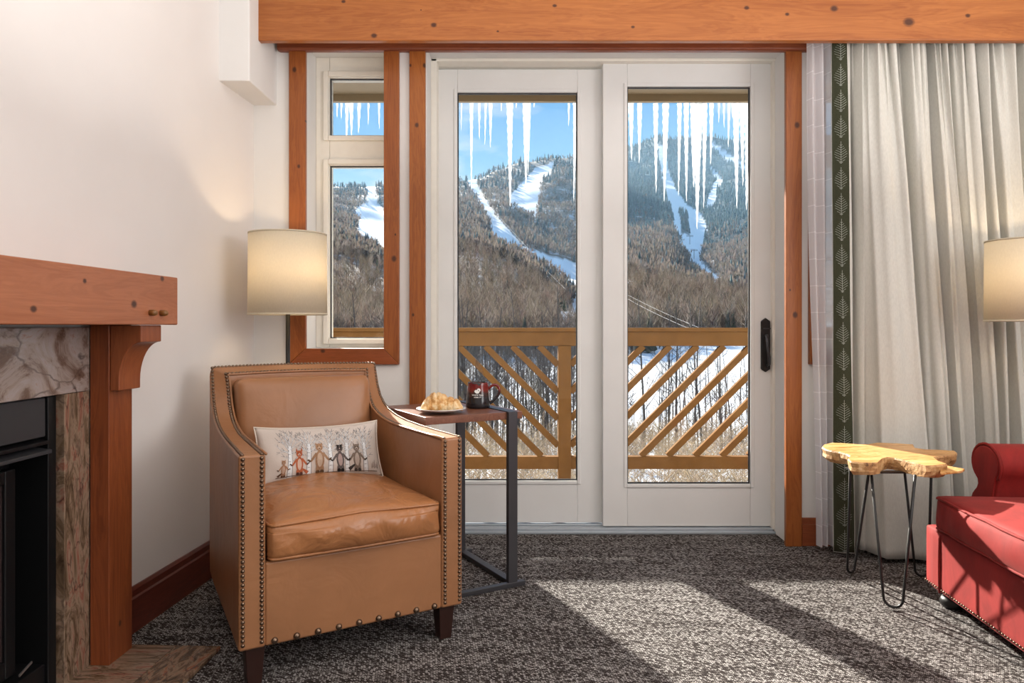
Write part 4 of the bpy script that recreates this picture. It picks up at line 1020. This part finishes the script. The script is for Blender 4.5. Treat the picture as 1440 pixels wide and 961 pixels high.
# outside wall skin of the house above
# icicles: (px at root, length px, width px)
M['ice'] = None
mi, nt_, b_p = new_mat('ice'); setp(b_p, (.86, .88, .90), .12, spec=.6); b_p.inputs['Transmission Weight'].default_value = 0.0
ti = nt_.nodes.new('ShaderNodeBsdfTranslucent'); ti.inputs[0].default_value = (.95, .95, .95, 1); tp = nt_.nodes.new('ShaderNodeBsdfTransparent'); tp.inputs[0].default_value = (.9, .95, 1, 1)
a1 = nt_.nodes.new('ShaderNodeMixShader'); a1.inputs[0].default_value = .65; nt_.links.new(b_p.outputs[0], a1.inputs[1]); nt_.links.new(ti.outputs[0], a1.inputs[2])
a2 = nt_.nodes.new('ShaderNodeMixShader'); a2.inputs[0].default_value = .20; nt_.links.new(a1.outputs[0], a2.inputs[1]); nt_.links.new(tp.outputs[0], a2.inputs[2]); nt_.links.new(a2.outputs[0], nt_.nodes['Material Output'].inputs[0])
ICE = [(474, 20, 3), (480, 22, 3), (488, 60, 5), (494, 46, 6), (505, 42, 5), (518, 30, 3), (533, 36, 3),
       (649, 38, 2), (663, 122, 5), (674, 50, 3.5), (683, 58, 3), (690, 62, 5), (717, 145, 9), (726, 7, 2), (739, 120, 8), (744, 100, 5), (800, 32, 3), (809, 138, 6), (705, 11, 2), (751, 6, 2),
       (880, 112, 8), (887.5, 80, 7), (899.5, 84, 7), (922, 126, 7), (936, 138, 9), (955.5, 130, 6), (965, 138, 7), (975, 118, 9), (981, 177, 12), (984.5, 120, 8), (991, 148, 7), (1000.5, 86, 6), (1011, 27, 3), (1018, 34, 3), (1025, 62, 4), (1035, 148, 9), (1043.5, 116, 7), (1052, 150, 10), (1030, 20, 3), (1069, 60, 6), (1092, 110, 7),
       (600, 70, 6), (575, 50, 5), (832, 90, 7), (856, 60, 6)]
ir = random.Random(9); IY = EY+.015
for n_i, (px, ln, wd) in enumerate(ICE):
    lm = ln*IY/FPX; r0 = wd*IY/FPX*.5*(1.0 if ln > 30 else .9); m = MB(); pts, rad_ = [], []
    nseg = max(6, int(ln/3)); lean = ir.uniform(-.006, .004)*min(ln, 120)/100
    for k in range(nseg+1):
        t = k/nseg; pts.append(Vector((lean*t*(1+t) + .0012*math.sin(k*1.3), .001*math.sin(k*1.9), -lm*t)))
        rad_.append(max(.0007, r0*((1-t)**.85*.80+.20*(1-t)**.3)*(1+.13*math.sin(k*1.7+n_i)+.06*math.sin(k*3.1))))
    io = m.tube(pts, rad_, 9).build('icicle', mi, None, smooth=True)
    io.location = ((px-CX0)*IY/FPX, IY, EZ+.002)
    zone_ = 0 if px < 600 else (1 if px < 845 else 2); ICO = sorted(p_[0] for p_ in ICE if (0 if p_[0] < 600 else (1 if p_[0] < 845 else 2)) == zone_)
    side = ('narrow window', 'left glass door', 'right glass door')[zone_]; rank = ICO.index(px)
    ordn = ['first', 'second', 'third', 'fourth', 'fifth', 'sixth', 'seventh', 'eighth', 'ninth', 'tenth', 'eleventh', 'twelfth', 'thirteenth', 'fourteenth', 'fifteenth', 'sixteenth', 'seventeenth', 'eighteenth', 'nineteenth', 'twentieth', 'twenty-first', 'twenty-second', 'twenty-third', 'twenty-fourth'][rank]
    sz_ = 'long' if ln > 110 else ('medium length' if ln > 55 else 'short')
    tag(io, '%s white icicle, %s from the left of those beyond the %s' % (sz_, ordn, side), 'icicle', 'icicles hanging from the eave beyond the %s' % side)
# ------------------------------------------------------------------ the mountain
UP = [250, 380, 440, 465, 500, 540, 600, 643, 670, 700, 740, 780, 812, 845, 880, 930, 980, 1054, 1160, 1300]
TERR = {   # ground height seen, by distance
 100: [592]*20,
 160: [537, 537, 537, 537, 537, 537, 537, 537, 537, 537, 537, 537, 537, 537, 536, 534, 530, 526, 524, 524],
 260: [484, 484, 484, 484, 484, 484, 484, 484, 484, 484, 484, 484, 484, 483, 478, 478, 480, 482, 484, 484],
 400: [436, 436, 437, 438, 440, 442, 436, 430, 428, 428, 432, 443, 450, 440, 412, 418, 428, 440, 446, 450],
 550: [375, 375, 377, 378, 384, 395, 380, 370, 372, 378, 398, 425, 442, 425, 397, 410, 418, 430, 436, 440],
 700: [340, 340, 341, 342, 347, 365, 352, 342, 346, 354, 378, 405, 422, 400, 377, 385, 402, 412, 415, 418],
 900: [318, 318, 320, 322, 332, 347, 340, 332, 332, 338, 358, 378, 388, 372, 352, 355, 384, 380, 376, 376],
 1300: [290, 290, 292, 294, 302, 312, 300, 290, 290, 295, 308, 314, 317, 316, 320, 322, 345, 330, 322, 320],
 1800: [272, 271, 270, 269, 267, 266, 262, 259, 256, 243, 233, 226, 219, 238, 282, 284, 300, 290, 280, 276],
 2600: [300, 300, 300, 300, 300, 300, 300, 300, 300, 298, 290, 280, 270, 258, 244, 242, 252, 246, 240, 236],
 3400: [300, 300, 300, 300, 300, 300, 300, 300, 300, 290, 280, 260, 240, 225, 207, 191, 193, 196, 192, 200],
 4600: [330]*20}
YS = sorted(TERR); UU = (np.array(UP, float)-CX0)/FPX
HT = np.array([[EYE+(HOR-p)*Y/FPX for p in TERR[Y]] for Y in YS])
YS = [4, 20, 45] + YS; HT = np.vstack([[-8.8]*20, [-8.9]*20, [-8.9]*20, HT])
LY = np.log(np.array(YS, float))
def vnoise(x, y, seed=0):
    xi, yi = np.floor(x).astype(int), np.floor(y).astype(int); fx, fy = x-xi, y-yi
    fx, fy = fx*fx*(3-2*fx), fy*fy*(3-2*fy)
    def h(a, b): 
        n = (a*374761393 + b*668265263 + seed*974711) & 0x7fffffff; n = (n ^ (n >> 13))*1274126177 & 0x7fffffff; return ((n ^ (n >> 16)) & 0xffff)/65535.0
    return (h(xi, yi)*(1-fx)+h(xi+1, yi)*fx)*(1-fy) + (h(xi, yi+1)*(1-fx)+h(xi+1, yi+1)*fx)*fy
def cubic_interp(t, k):
    """smooth weights between rows"""
    return t*t*(3-2*t)
def height(X, Y):
    X = np.asarray(X, float); Y = np.asarray(Y, float); u = np.clip(X/Y, UU[0], UU[-1]); l = np.log(Y)
    j = np.clip(np.searchsorted(LY, l)-1, 0, len(LY)-2); i = np.clip(np.searchsorted(UU, u)-1, 0, len(UU)-2)
    tv_ = np.clip((l-LY[j])/(LY[j+1]-LY[j]), 0, 1); tu = np.clip((u-UU[i])/(UU[i+1]-UU[i]), 0, 1); tu = tu*tu*(3-2*tu)
    a = HT[j, i]*(1-tu)+HT[j, i+1]*tu; b = HT[j+1, i]*(1-tu)+HT[j+1, i+1]*tu
    Ya, Yb = np.exp(LY[j]), np.exp(LY[j+1]); tl_ = np.clip((Y-Ya)/(Yb-Ya), 0, 1)
    z = a*(1-tl_)+b*tl_
    s = np.clip((Y-120)/1200, 0, 1)
    z = z + (vnoise(X/90, Y/90, 3)-.5)*20*s*np.clip(Y/1500, .3, 1.2) + (vnoise(X/28, Y/28, 5)-.5)*5*s
    z = z + (vnoise(X/9, Y/9, 8)-.5)*.5*np.clip((Y-20)/60, 0, 1)
    return z
RUNS = [
 [(652, 250), (668, 252), (680, 278), (700, 305), (722, 330), (735, 345), (745, 352), (720, 350), (698, 338), (690, 322), (680, 298), (668, 275)],
 [(679, 325), (700, 330), (730, 343), (760, 355), (790, 363), (816, 372), (822, 462), (795, 462), (806, 430), (808, 415), (798, 398), (775, 385), (742, 364), (700, 347), (683, 336)],
 [(781, 227), (778, 240), (760, 262), (755, 306), (742, 303), (716, 290), (718, 275), (736, 255), (752, 237)],
 [(514, 262), (528, 262), (531, 285), (545, 305), (545, 372), (527, 352), (507, 345), (498, 335), (504, 312), (497, 300), (505, 290), (517, 285)],
 [(924, 203), (933, 205), (940, 240), (952, 268), (966, 287), (985, 300), (995, 320), (989, 350), (984, 365), (1000, 382), (1018, 396), (1022, 408), (1004, 410), (985, 392), (972, 370), (958, 345), (949, 325), (946, 300), (937, 275), (930, 245)],
 [(996, 231), (1008, 243), (1016, 255), (1008, 275), (1005, 292), (992, 290), (998, 270), (1006, 254)],
 [(1003, 200), (1030, 220), (1052, 234), (1052, 241), (1022, 226), (1000, 206)],
 [(878, 392), (900, 397), (932, 408), (932, 416), (900, 406), (878, 400)],
 [(1022, 418), (1056, 424), (1056, 436), (1030, 432)],
 [(905, 349), (925, 353), (926, 357), (905, 354)],
 [(786, 438), (832, 438), (838, 492), (778, 492)],
 [(948, 486), (1075, 482), (1090, 600), (985, 604), (905, 585), (876, 570), (876, 520)]]
ISL = [(956, 296), (967, 303), (970, 330), (958, 328)]
def inpoly(px, py, poly):
    r = np.zeros(px.shape, bool); n = len(poly)
    for k in range(n):
        x1_, y1_ = poly[k]; x2_, y2_ = poly[(k+1) % n]
        c = ((y1_ > py) != (y2_ > py)) & (px < (x2_-x1_)*(py-y1_)/((y2_-y1_) or 1e-9)+x1_); r ^= c
    return r
def run_mask(X, Y, Z, jit=0.0):
    px = CX0 + X/Y*FPX; py = HOR - (Z-EYE)/Y*FPX
    px = px + (vnoise(X/14, Y/30, 21)-.5)*jit*6; py = py + (vnoise(X/14+50, Y/30, 22)-.5)*jit*4
    m = np.zeros(px.shape, bool)
    for p in RUNS: m |= inpoly(px, py, p)
    m &= ~inpoly(px, py, ISL)
    return m
def poly_far(Y): return Y
us = np.linspace(-.62, .62, 620); ys = np.exp(np.linspace(math.log(7), math.log(4600), 520))
Ug, Yg = np.meshgrid(us, ys); Xg = Ug*Yg; Zg = height(Xg, Yg)
msk = run_mask(Xg, Yg, Zg).astype(float)
me = bpy.data.meshes.new('ground_mountain'); nr_, nc_ = Xg.shape
co = np.stack([Xg, Yg, Zg], -1).reshape(-1, 3); idx = np.arange(nr_*nc_).reshape(nr_, nc_)
fc = np.stack([idx[:-1, :-1], idx[:-1, 1:], idx[1:, 1:], idx[1:, :-1]], -1).reshape(-1, 4)
def np_mesh(name, co, fc, mat, cols=None, smooth=False):
    me = bpy.data.meshes.new(name); me.vertices.add(len(co)); me.vertices.foreach_set('co', co.astype(np.float32).ravel())
    k = fc.shape[1]; me.loops.add(fc.size); me.loops.foreach_set('vertex_index', fc.astype(np.int32).ravel())
    me.polygons.add(len(fc)); me.polygons.foreach_set('loop_start', np.arange(0, fc.size, k, dtype=np.int32)); me.polygons.foreach_set('loop_total', np.full(len(fc), k, np.int32))
    me.update(calc_edges=True)
    if cols is not None:
        at = me.color_attributes.new('Col', 'FLOAT_COLOR', 'POINT'); c4 = np.ones((len(co), 4), np.float32); c4[:, :cols.shape[1]] = cols; at.data.foreach_set('color', c4.ravel())
    if smooth: me.polygons.foreach_set('use_smooth', [True]*len(fc))
    me.materials.append(mat); o = bpy.data.objects.new(name, me); COL.objects.link(o); return o
mg, nt_, b_p = new_mat('snow_and_forest_floor'); setp(b_p, rough=.8, spec=.2)
at = nt_.nodes.new('ShaderNodeAttribute'); at.attribute_name = 'Col'; sp_ = nt_.nodes.new('ShaderNodeSeparateColor'); nt_.links.new(at.outputs['Color'], sp_.inputs[0])
n1 = node(nt_, 'ShaderNodeTexNoise', Scale=1.0, Detail=8.0, Roughness=.7); nt_.links.new(coords(nt_, (.05, .05, .05)), n1.inputs[0])
litter = ramp(nt_, n1.outputs[0], [(.35, (.13, .10, .075)), (.52, (.24, .20, .17)), (.66, (.60, .62, .66))])
conif = ramp(nt_, n1.outputs[0], [(.35, (.035, .06, .065)), (.56, (.07, .11, .12)), (.74, (.42, .52, .58))])  # teal tint puts distance haze into the ground colour
base = mixc(nt_, sp_.outputs[1], litter, conif)
snow_near = mixc(nt_, sp_.outputs[2], base, (.86, .88, .90))
nt_.links.new(mixc(nt_, sp_.outputs[0], snow_near, (.84, .87, .90)), b_p.inputs['Base Color'])
PXg = CX0 + Ug*FPX
con = np.clip((Yg-1100)/500, 0, 1)*np.clip((PXg-820)/40, 0, 1)*.95 + np.clip((Yg-1500)/300, 0, 1)*.35
near = np.clip((330-Yg)/120, 0, 1)*.95
ter = np_mesh('ground_mountain', co, fc, mg, np.stack([msk.ravel(), np.clip(con, 0, 1).ravel(), near.ravel()], -1), smooth=True)
ter['kind'] = 'structure'

# ---- tree templates (unit height = 1)
nr2 = np.random.RandomState(4)
def tmpl_bare(nbr, w, seed, spread=.30):
    r = np.random.RandomState(seed); V, F, C = [], [], []
    def tri(a, b, c, cl): k = len(V); V.extend([a, b, c]); F.append((k, k+1, k+2)); C.extend([cl]*3)
    lean = r.uniform(-.03, .03)
    tri((-w, 0, 0), (w, 0, 0), (lean, 0, 1), 0.15); tri((0, -w, 0), (0, w, 0), (lean, 0, 1), 0.15)
    for k in range(nbr):
        z0 = r.uniform(.22, .85); a = r.uniform(0, 6.283); l = spread*(1.15-z0)*r.uniform(.6, 1.2); up = r.uniform(.12, .34)
        dx, dy = math.cos(a), math.sin(a); x0 = lean*z0; e_ = (x0+dx*l, dy*l, min(1.02, z0+up))
        tw_ = w*r.uniform(.5, 1.1); tri((x0, 0, z0), (x0, 0, z0+tw_*2.6), e_, r.uniform(.5, 1))
        mid = ((x0+e_[0])/2, e_[1]/2, (z0+e_[2])/2); a2 = a+r.uniform(-1.1, 1.1); e2 = (mid[0]+math.cos(a2)*l*.6, mid[1]+math.sin(a2)*l*.6, mid[2]+up*.6)
        tri(mid, (mid[0], mid[1], mid[2]+tw_*2), e2, r.uniform(.6, 1))
    return np.array(V), np.array(F), np.array(C)
def tmpl_blob(n, seed):
    r = np.random.RandomState(seed); V, F, C = [], [], []
    for k in range(n):
        a = r.uniform(0, 6.283); rr = r.uniform(.02, .26); x, y = rr*math.cos(a), rr*math.sin(a); z = r.uniform(.15, .72); h = r.uniform(.22, .42); w = r.uniform(.03, .09)
        a2 = r.uniform(0, 3.14); k0 = len(V); V.extend([(x-w*math.cos(a2), y-w*math.sin(a2), z), (x+w*math.cos(a2), y+w*math.sin(a2), z), (x*1.3, y*1.3, min(1, z+h))]); F.append((k0, k0+1, k0+2)); C.extend([r.uniform(.4, 1)]*3)
    k0 = len(V); V.extend([(-.025, 0, 0), (.025, 0, 0), (0, 0, .7)]); F.append((k0, k0+1, k0+2)); C.extend([.2]*3)
    return np.array(V), np.array(F), np.array(C)
def tmpl_con(seed):
    r = np.random.RandomState(seed); V, F, C = [], [], []
    for z0, z1, rr in ((.06, .55, .19), (.32, .80, .14), (.58, 1.0, .09)):
        n = 6; k0 = len(V)
        for k in range(n): a = 6.283*k/n + r.uniform(0, 1); V.append((rr*r.uniform(.7, 1.15)*math.cos(a), rr*math.sin(a), z0+r.uniform(-.05, .05))); C.append(r.uniform(.2, .9))
        V.append((0, 0, z1)); C.append(r.uniform(.4, 1))
        for k in range(n): F.append((k0+k, k0+(k+1) % n, k0+n))
    return np.array(V), np.array(F), np.array(C)
def scatter(templates, choice, X, Y, Z, H, colA, colB, W=None):
    vs, fs, cs = [], [], []; off = 0
    W = H if W is None else W
    for t, (V, F, C) in enumerate(templates):
        s = np.where(choice == t)[0]
        if not len(s): continue
        ang = nr2.uniform(0, 6.283, len(s)); ca, sa = np.cos(ang)[:, None], np.sin(ang)[:, None]
        vx = V[None, :, 0]*W[s][:, None]; vy = V[None, :, 1]*W[s][:, None]
        P_ = np.stack([vx*ca-vy*sa+X[s][:, None], vx*sa+vy*ca+Y[s][:, None], V[None, :, 2]*H[s][:, None]+Z[s][:, None]-.3], -1)
        c = colA[s][:, None, :]*(1-C[None, :, None]) + colB[s][:, None, :]*C[None, :, None]
        f = F[None]+(np.arange(len(s))*len(V))[:, None, None]+off
        vs.append(P_.reshape(-1, 3)); fs.append(f.reshape(-1, 3)); cs.append(c.reshape(-1, 3)); off += len(s)*len(V)
    return np.concatenate(vs), np.concatenate(fs), np.concatenate(cs)
mtree, nt_, b_p = new_mat('tree_bark_and_twigs'); setp(b_p, rough=.9, spec=.1)
at = nt_.nodes.new('ShaderNodeAttribute'); at.attribute_name = 'Col'; nt_.links.new(at.outputs['Color'], b_p.inputs['Base Color'])
tt = nt_.nodes.new('ShaderNodeBsdfTranslucent'); nt_.links.new(at.outputs['Color'], tt.inputs[0]); mm = nt_.nodes.new('ShaderNodeMixShader'); mm.inputs[0].default_value = .35
nt_.links.new(b_p.outputs[0], mm.inputs[1]); nt_.links.new(tt.outputs[0], mm.inputs[2]); nt_.links.new(mm.outputs[0], nt_.nodes['Material Output'].inputs[0])
def spots(n, y0, y1, bands=((-.37, -.15), (-.12, .13), (.13, .36))):
    tot = sum(b-a for a, b in bands); u = []
    for a, b in bands: u.append(nr2.uniform(a, b, int(n*(b-a)/tot)))
    u = np.concatenate(u); Y = np.exp(nr2.uniform(math.log(y0), math.log(y1), len(u))); X = u*Y; Z = height(X, Y)
    keep = ~run_mask(X, Y, Z, 1.0); return X[keep], Y[keep], Z[keep]
def var(n, base_, a): return np.clip(np.array(base_)[None]*(1+nr2.uniform(-a, a, (n, 1))) + nr2.uniform(-.012, .012, (n, 3)), .004, 1)
# distant forest
X, Y, Z = spots(30000, 620, 3600)
px = CX0+X/Y*FPX
pc_ = np.clip((Y-1100)/500, 0, 1)*np.clip((px-820)/40, 0, 1)*.93 + (Y > 1550)*(px < 830)*.40 + .06
isc = nr2.uniform(0, 1, len(X)) < pc_
H = np.where(isc, nr2.uniform(11, 19, len(X)), nr2.uniform(11, 16, len(X)))*np.clip(Y/1800, 1, 1.25)
bl = [tmpl_blob(10, s) for s in range(5)]; cn = [tmpl_con(s) for s in range(4)]
b = ~isc
co, fc, cl = scatter(bl, nr2.randint(0, 5, b.sum()), X[b], Y[b], Z[b], H[b], var(b.sum(), (.12, .105, .09), .35), var(b.sum(), (.205, .165, .135), .3))
o = np_mesh('distant_forest', co, fc, mtree, cl); tag(o, 'brown leafless forest covering the hills beside the ski runs', 'forest', kind='stuff')
co, fc, cl = scatter(cn, nr2.randint(0, 4, isc.sum()), X[isc], Y[isc], Z[isc], H[isc], var(isc.sum(), (.045, .075, .080), .4), var(isc.sum(), (.13, .19, .20), .4))  # bluish teal: distance haze mixed into the needle colour
o = np_mesh('conifer_forest', co, fc, mtree, cl); tag(o, 'dark evergreen forest, tinted teal for haze, on the high mountain between white ski runs', 'forest', kind='stuff')
# middle hill
X, Y, Z = spots(7200, 210, 640)
n = len(X); H = nr2.uniform(10, 16, n); isc = nr2.uniform(0, 1, n) < .03
tb_ = [tmpl_bare(22, .012, s, .27) for s in range(8)]
b = ~isc
co, fc, cl = scatter(tb_, nr2.randint(0, 8, b.sum()), X[b], Y[b], Z[b], H[b], np.where(nr2.uniform(0, 1, (b.sum(), 1)) < .35, var(b.sum(), (.38, .35, .31), .3), var(b.sum(), (.085, .075, .065), .4)), var(b.sum(), (.17, .13, .10), .45))
o = np_mesh('hillside_forest', co, fc, mtree, cl); tag(o, 'grey brown bare trees crowding the nearer hillside above the railing', 'forest', kind='stuff')
co, fc, cl = scatter(cn, nr2.randint(0, 4, isc.sum()), X[isc], Y[isc], Z[isc], H[isc]*.8, var(isc.sum(), (.04, .06, .045), .3), var(isc.sum(), (.12, .15, .11), .3))
o = np_mesh('hillside_conifers', co, fc, mtree, cl); tag(o, 'small dark evergreens scattered among bare trees on the nearer hillside', 'forest', kind='stuff')
# twiggy brush close below the balcony
bn = 2600; u = nr2.uniform(-.42, .42, bn); Y = np.exp(nr2.uniform(math.log(30), math.log(75), bn)); X = u*Y; Z = height(X, Y); H = nr2.uniform(1.6, 3.8, bn)
tbr = [tmpl_bare(16, .008, 50+s, .5) for s in range(6)]
co, fc, cl = scatter(tbr, nr2.randint(0, 6, bn), X, Y, Z, H, var(bn, (.20, .15, .11), .4), var(bn, (.40, .31, .21), .3), H*.8)
o = np_mesh('brush', co, fc, mtree, cl); tag(o, 'tangled tan brush on the snowy bank just below the balcony', 'brush', kind='stuff')

# dark saplings: more trunks, also added to stand in for shade on the bank seen through the left door and the narrow window
bn = 2600; u = np.concatenate([nr2.uniform(-.34, -.16, 420), nr2.uniform(-.1, .13, 520), nr2.uniform(.14, .34, 220)]); bn = len(u)
Y = np.exp(nr2.uniform(math.log(62), math.log(230), bn)); X = u*Y; Z = height(X, Y); H = nr2.uniform(3.5, 9, bn); kp = ~run_mask(X, Y, Z, .5); X, Y, Z, H = X[kp], Y[kp], Z[kp], H[kp]; bn = len(X)
tbs = [tmpl_bare(14, .006, 90+s, .20) for s in range(6)]
co, fc, cl = scatter(tbs, nr2.randint(0, 6, bn), X, Y, Z, H, var(bn, (.055, .055, .055), .5), var(bn, (.12, .10, .085), .4))
o = np_mesh('saplings', co, fc, mtree, cl); tag(o, 'dense dark saplings, partly standing in for shade, on the snowy slope behind the railing', 'saplings', kind='stuff')

# ---- individual bare trees on the near slope
mbark = plain('bark', (.085, .07, .06), .9, noise=.3, nscale=8)
def near_tree(seed):
    r = random.Random(seed); m = MB()
    def grow(p, d, l, r0, lev):
        n_ = 4 if lev == 0 else 3; pts = [p]; rad_ = [r0]; dd = d.copy()
        for k in range(n_):
            dd = (dd + Vector((r.uniform(-1, 1), r.uniform(-1, 1), r.uniform(-.3, .5)))*(.05 if lev == 0 else .16)).normalized(); pts.append(pts[-1]+dd*l/n_); rad_.append(r0*(1-.75*(k+1)/n_))
        m.tube(pts, rad_, 4 if lev == 0 else 3, cap=False)
        if lev < 3:
            nb = (13, 5, 3)[lev]
            for k in range(nb):
                t = r.uniform(.28 if lev == 0 else .25, .98); i = min(int(t*n_), n_-1); q = pts[i].lerp(pts[i+1], t*n_-i); a = r.uniform(0, 6.283)
                out_ = Vector((math.cos(a), math.sin(a), r.uniform(.5, 1.2))).normalized() if lev == 0 else (d + Vector((r.uniform(-1, 1), r.uniform(-1, 1), r.uniform(-.2, .8)))*.8).normalized()
                grow(q, out_, l*(.34*(1.25-t) if lev == 0 else .55)*r.uniform(.7, 1.2), rad_[i]*(.38 if lev == 0 else .5), lev+1)
    grow(Vector((0, 0, -.4)), Vector((r.uniform(-.03, .03), 0, 1)).normalized(), 13.5, .13, 0)
    me = bpy.data.meshes.new('bare_tree'); me.from_pydata([tuple(v) for v in m.v], [], m.f); me.materials.append(mbark); me.update(); return me
tms = [near_tree(s) for s in range(7)]
X, Y, Z = spots(1500, 62, 215, ((-.26, -.16), (-.09, .11), (.14, .34)))
sel = []; rr_ = nr2.permutation(len(X)); cnt = 0
for k in rr_:
    if cnt >= 292: break
    pr_ = CX0+X[k]/Y[k]*FPX
    if pr_ > 870 and Y[k] < 150 and nr2.uniform() < .55: continue
    sel.append(k); cnt += 1
fewX = [(960, 95), (1002, 92), (958, 70), (1040, 100), (1020, 84), (985, 120), (938, 88), (1030, 60)]
def add_tree(x, y, z, s, lab=None):
    o = bpy.data.objects.new('bare_tree', tms[nr2.randint(0, 7)]); COL.objects.link(o); o.location = (x, y, z); o.rotation_euler = (0, 0, nr2.uniform(0, 6.28)); o.scale = (s, s, s*nr2.uniform(.9, 1.1))
    p_ = CX0+x/y*FPX
    zone = 'narrow window' if p_ < 600 else ('left glass door' if p_ < 850 else 'right glass door')
    tag(o, lab or 'bare dark tree on the snowy slope seen through the %s' % zone, 'tree', 'bare trees on the slope beyond the %s' % zone)
for k in sel: add_tree(float(X[k]), float(Y[k]), float(Z[k]), float(nr2.uniform(.55, 1.05)))
for (px_, Y_), on_ in zip(sorted(fewX), ('leftmost', 'second from left', 'third from left', 'fourth from left', 'fifth from left', 'third from right', 'second from right', 'rightmost')):
    x = (px_-CX0)*Y_/FPX; add_tree(x, Y_, float(height(np.array([x]), np.array([Y_*1.0]))[0]), float(nr2.uniform(.6, .9)), 'bare tree standing alone on the open snow behind the right railing, %s' % on_)

# ---- ski lift towers and cables
lm = plain('lift_steel', (.10, .10, .11), .6)
def tower(px_, Y_, h_, label, arm=.22):
    x = (px_-CX0)*Y_/FPX; z = float(height(np.array([x]), np.array([Y_*1.0]))[0])
    o = thing('ski_lift_tower', label, 'ski lift tower', (x, Y_, z), .3, 'towers of the ski lift')
    MB().tube([(0, 0, -1), (0, 0, h_)], h_*.032, 8).build('mast', lm, o)
    for zz in (h_, h_*.90): MB().box(-h_*arm*2, h_*arm*2, -h_*.02, h_*.02, zz-h_*.02, zz+h_*.02).build('crossarm', lm, o)
    return Vector((x, Y_, z+h_))
tops = []
for px_, Y_, h_, lb in ((735, 905, 13, 'small dark ski lift tower at the bend of the white run'), (763, 720, 11, 'dark ski lift tower midway down the white run'), (791, 560, 11, 'tallest dark ski lift tower with double crossarms by the run'),
                    (671, 1350, 14, 'highest and smallest ski lift tower on the left ridge run')):
    tops.append(tower(px_, Y_, h_, lb))
for px_, Y_, h_, lb in ((962, 1500, 18, 'ski lift tower on the upper blue run of the high mountain'), (970, 1250, 15, 'ski lift tower in the middle of the high mountain run'), (976, 1100, 14, 'ski lift tower low on the high mountain run'), (992, 900, 13, 'ski lift tower at the bright foot of the mountain run')):
    tower(px_, Y_, h_, lb)
tops.sort(key=lambda p: -p.y)
mc_ = plain('cable', (.45, .45, .45), .6)
for dx in (-2.2, 2.2):
    cb = MB().tube([p + Vector((dx, 0, 0)) for p in tops], .14, 4).build('lift_cable', mc_); tag(cb, 'ski lift cable running down the left run, %s of the pair' % ('left' if dx < 0 else 'right'), 'cable')
for q, (a, b2) in enumerate((((870, 408), (985, 462)), ((870, 413), (968, 462)))):
    A_, B_ = P(a[0], a[1], 190), P(b2[0], b2[1], 130)
    cb = MB().tube([A_.lerp(B_, t/10) + Vector((0, 0, -.35*math.sin(math.pi*t/10))) for t in range(11)], .022, 5).build('utility_wire', mc_); tag(cb, '%s of two pale wires slanting down across the trees right of the railing post' % ('upper' if q == 0 else 'lower'), 'wire')
hx_, hy_ = (912-CX0)*1050/FPX, 1050
hz_ = float(height(np.array([hx_]), np.array([1050.0]))[0])
hut = thing('mountain_hut', 'tiny white roofed hut in the forest on the mountain', 'hut', (hx_, hy_, hz_))
MB().box(-5, 5, -3, 3, -1, 4).build('walls', plain('hut_wall', (.25, .18, .13), .8), hut)
MB().prism([(-6, 4), (6, 4), (0, 8)], lambda p: (p[0], -4, p[1]), lambda p: (p[0], 4, p[1])).build('roof', plain('hut_snow', (.88, .9, .92), .8), hut)

# ---- thin winter haze over the valley, from the middle hill to beyond the summit
mh, nt_, b_p = new_mat('valley_haze'); nt_.nodes.remove(b_p); vs = nt_.nodes.new('ShaderNodeVolumeScatter'); vs.inputs['Color'].default_value = (.40, .72, 1, 1); vs.inputs['Density'].default_value = 1.25e-4; vs.inputs['Anisotropy'].default_value = 0.0
nt_.links.new(vs.outputs[0], nt_.nodes['Material Output'].inputs['Volume'])
hz = MB().box(-3200, 3200, 500, 4700, -150, 620).build('valley_haze', mh); hz['kind'] = 'stuff'; tag(hz, 'thin pale blue haze lying over the distant mountain', 'haze')
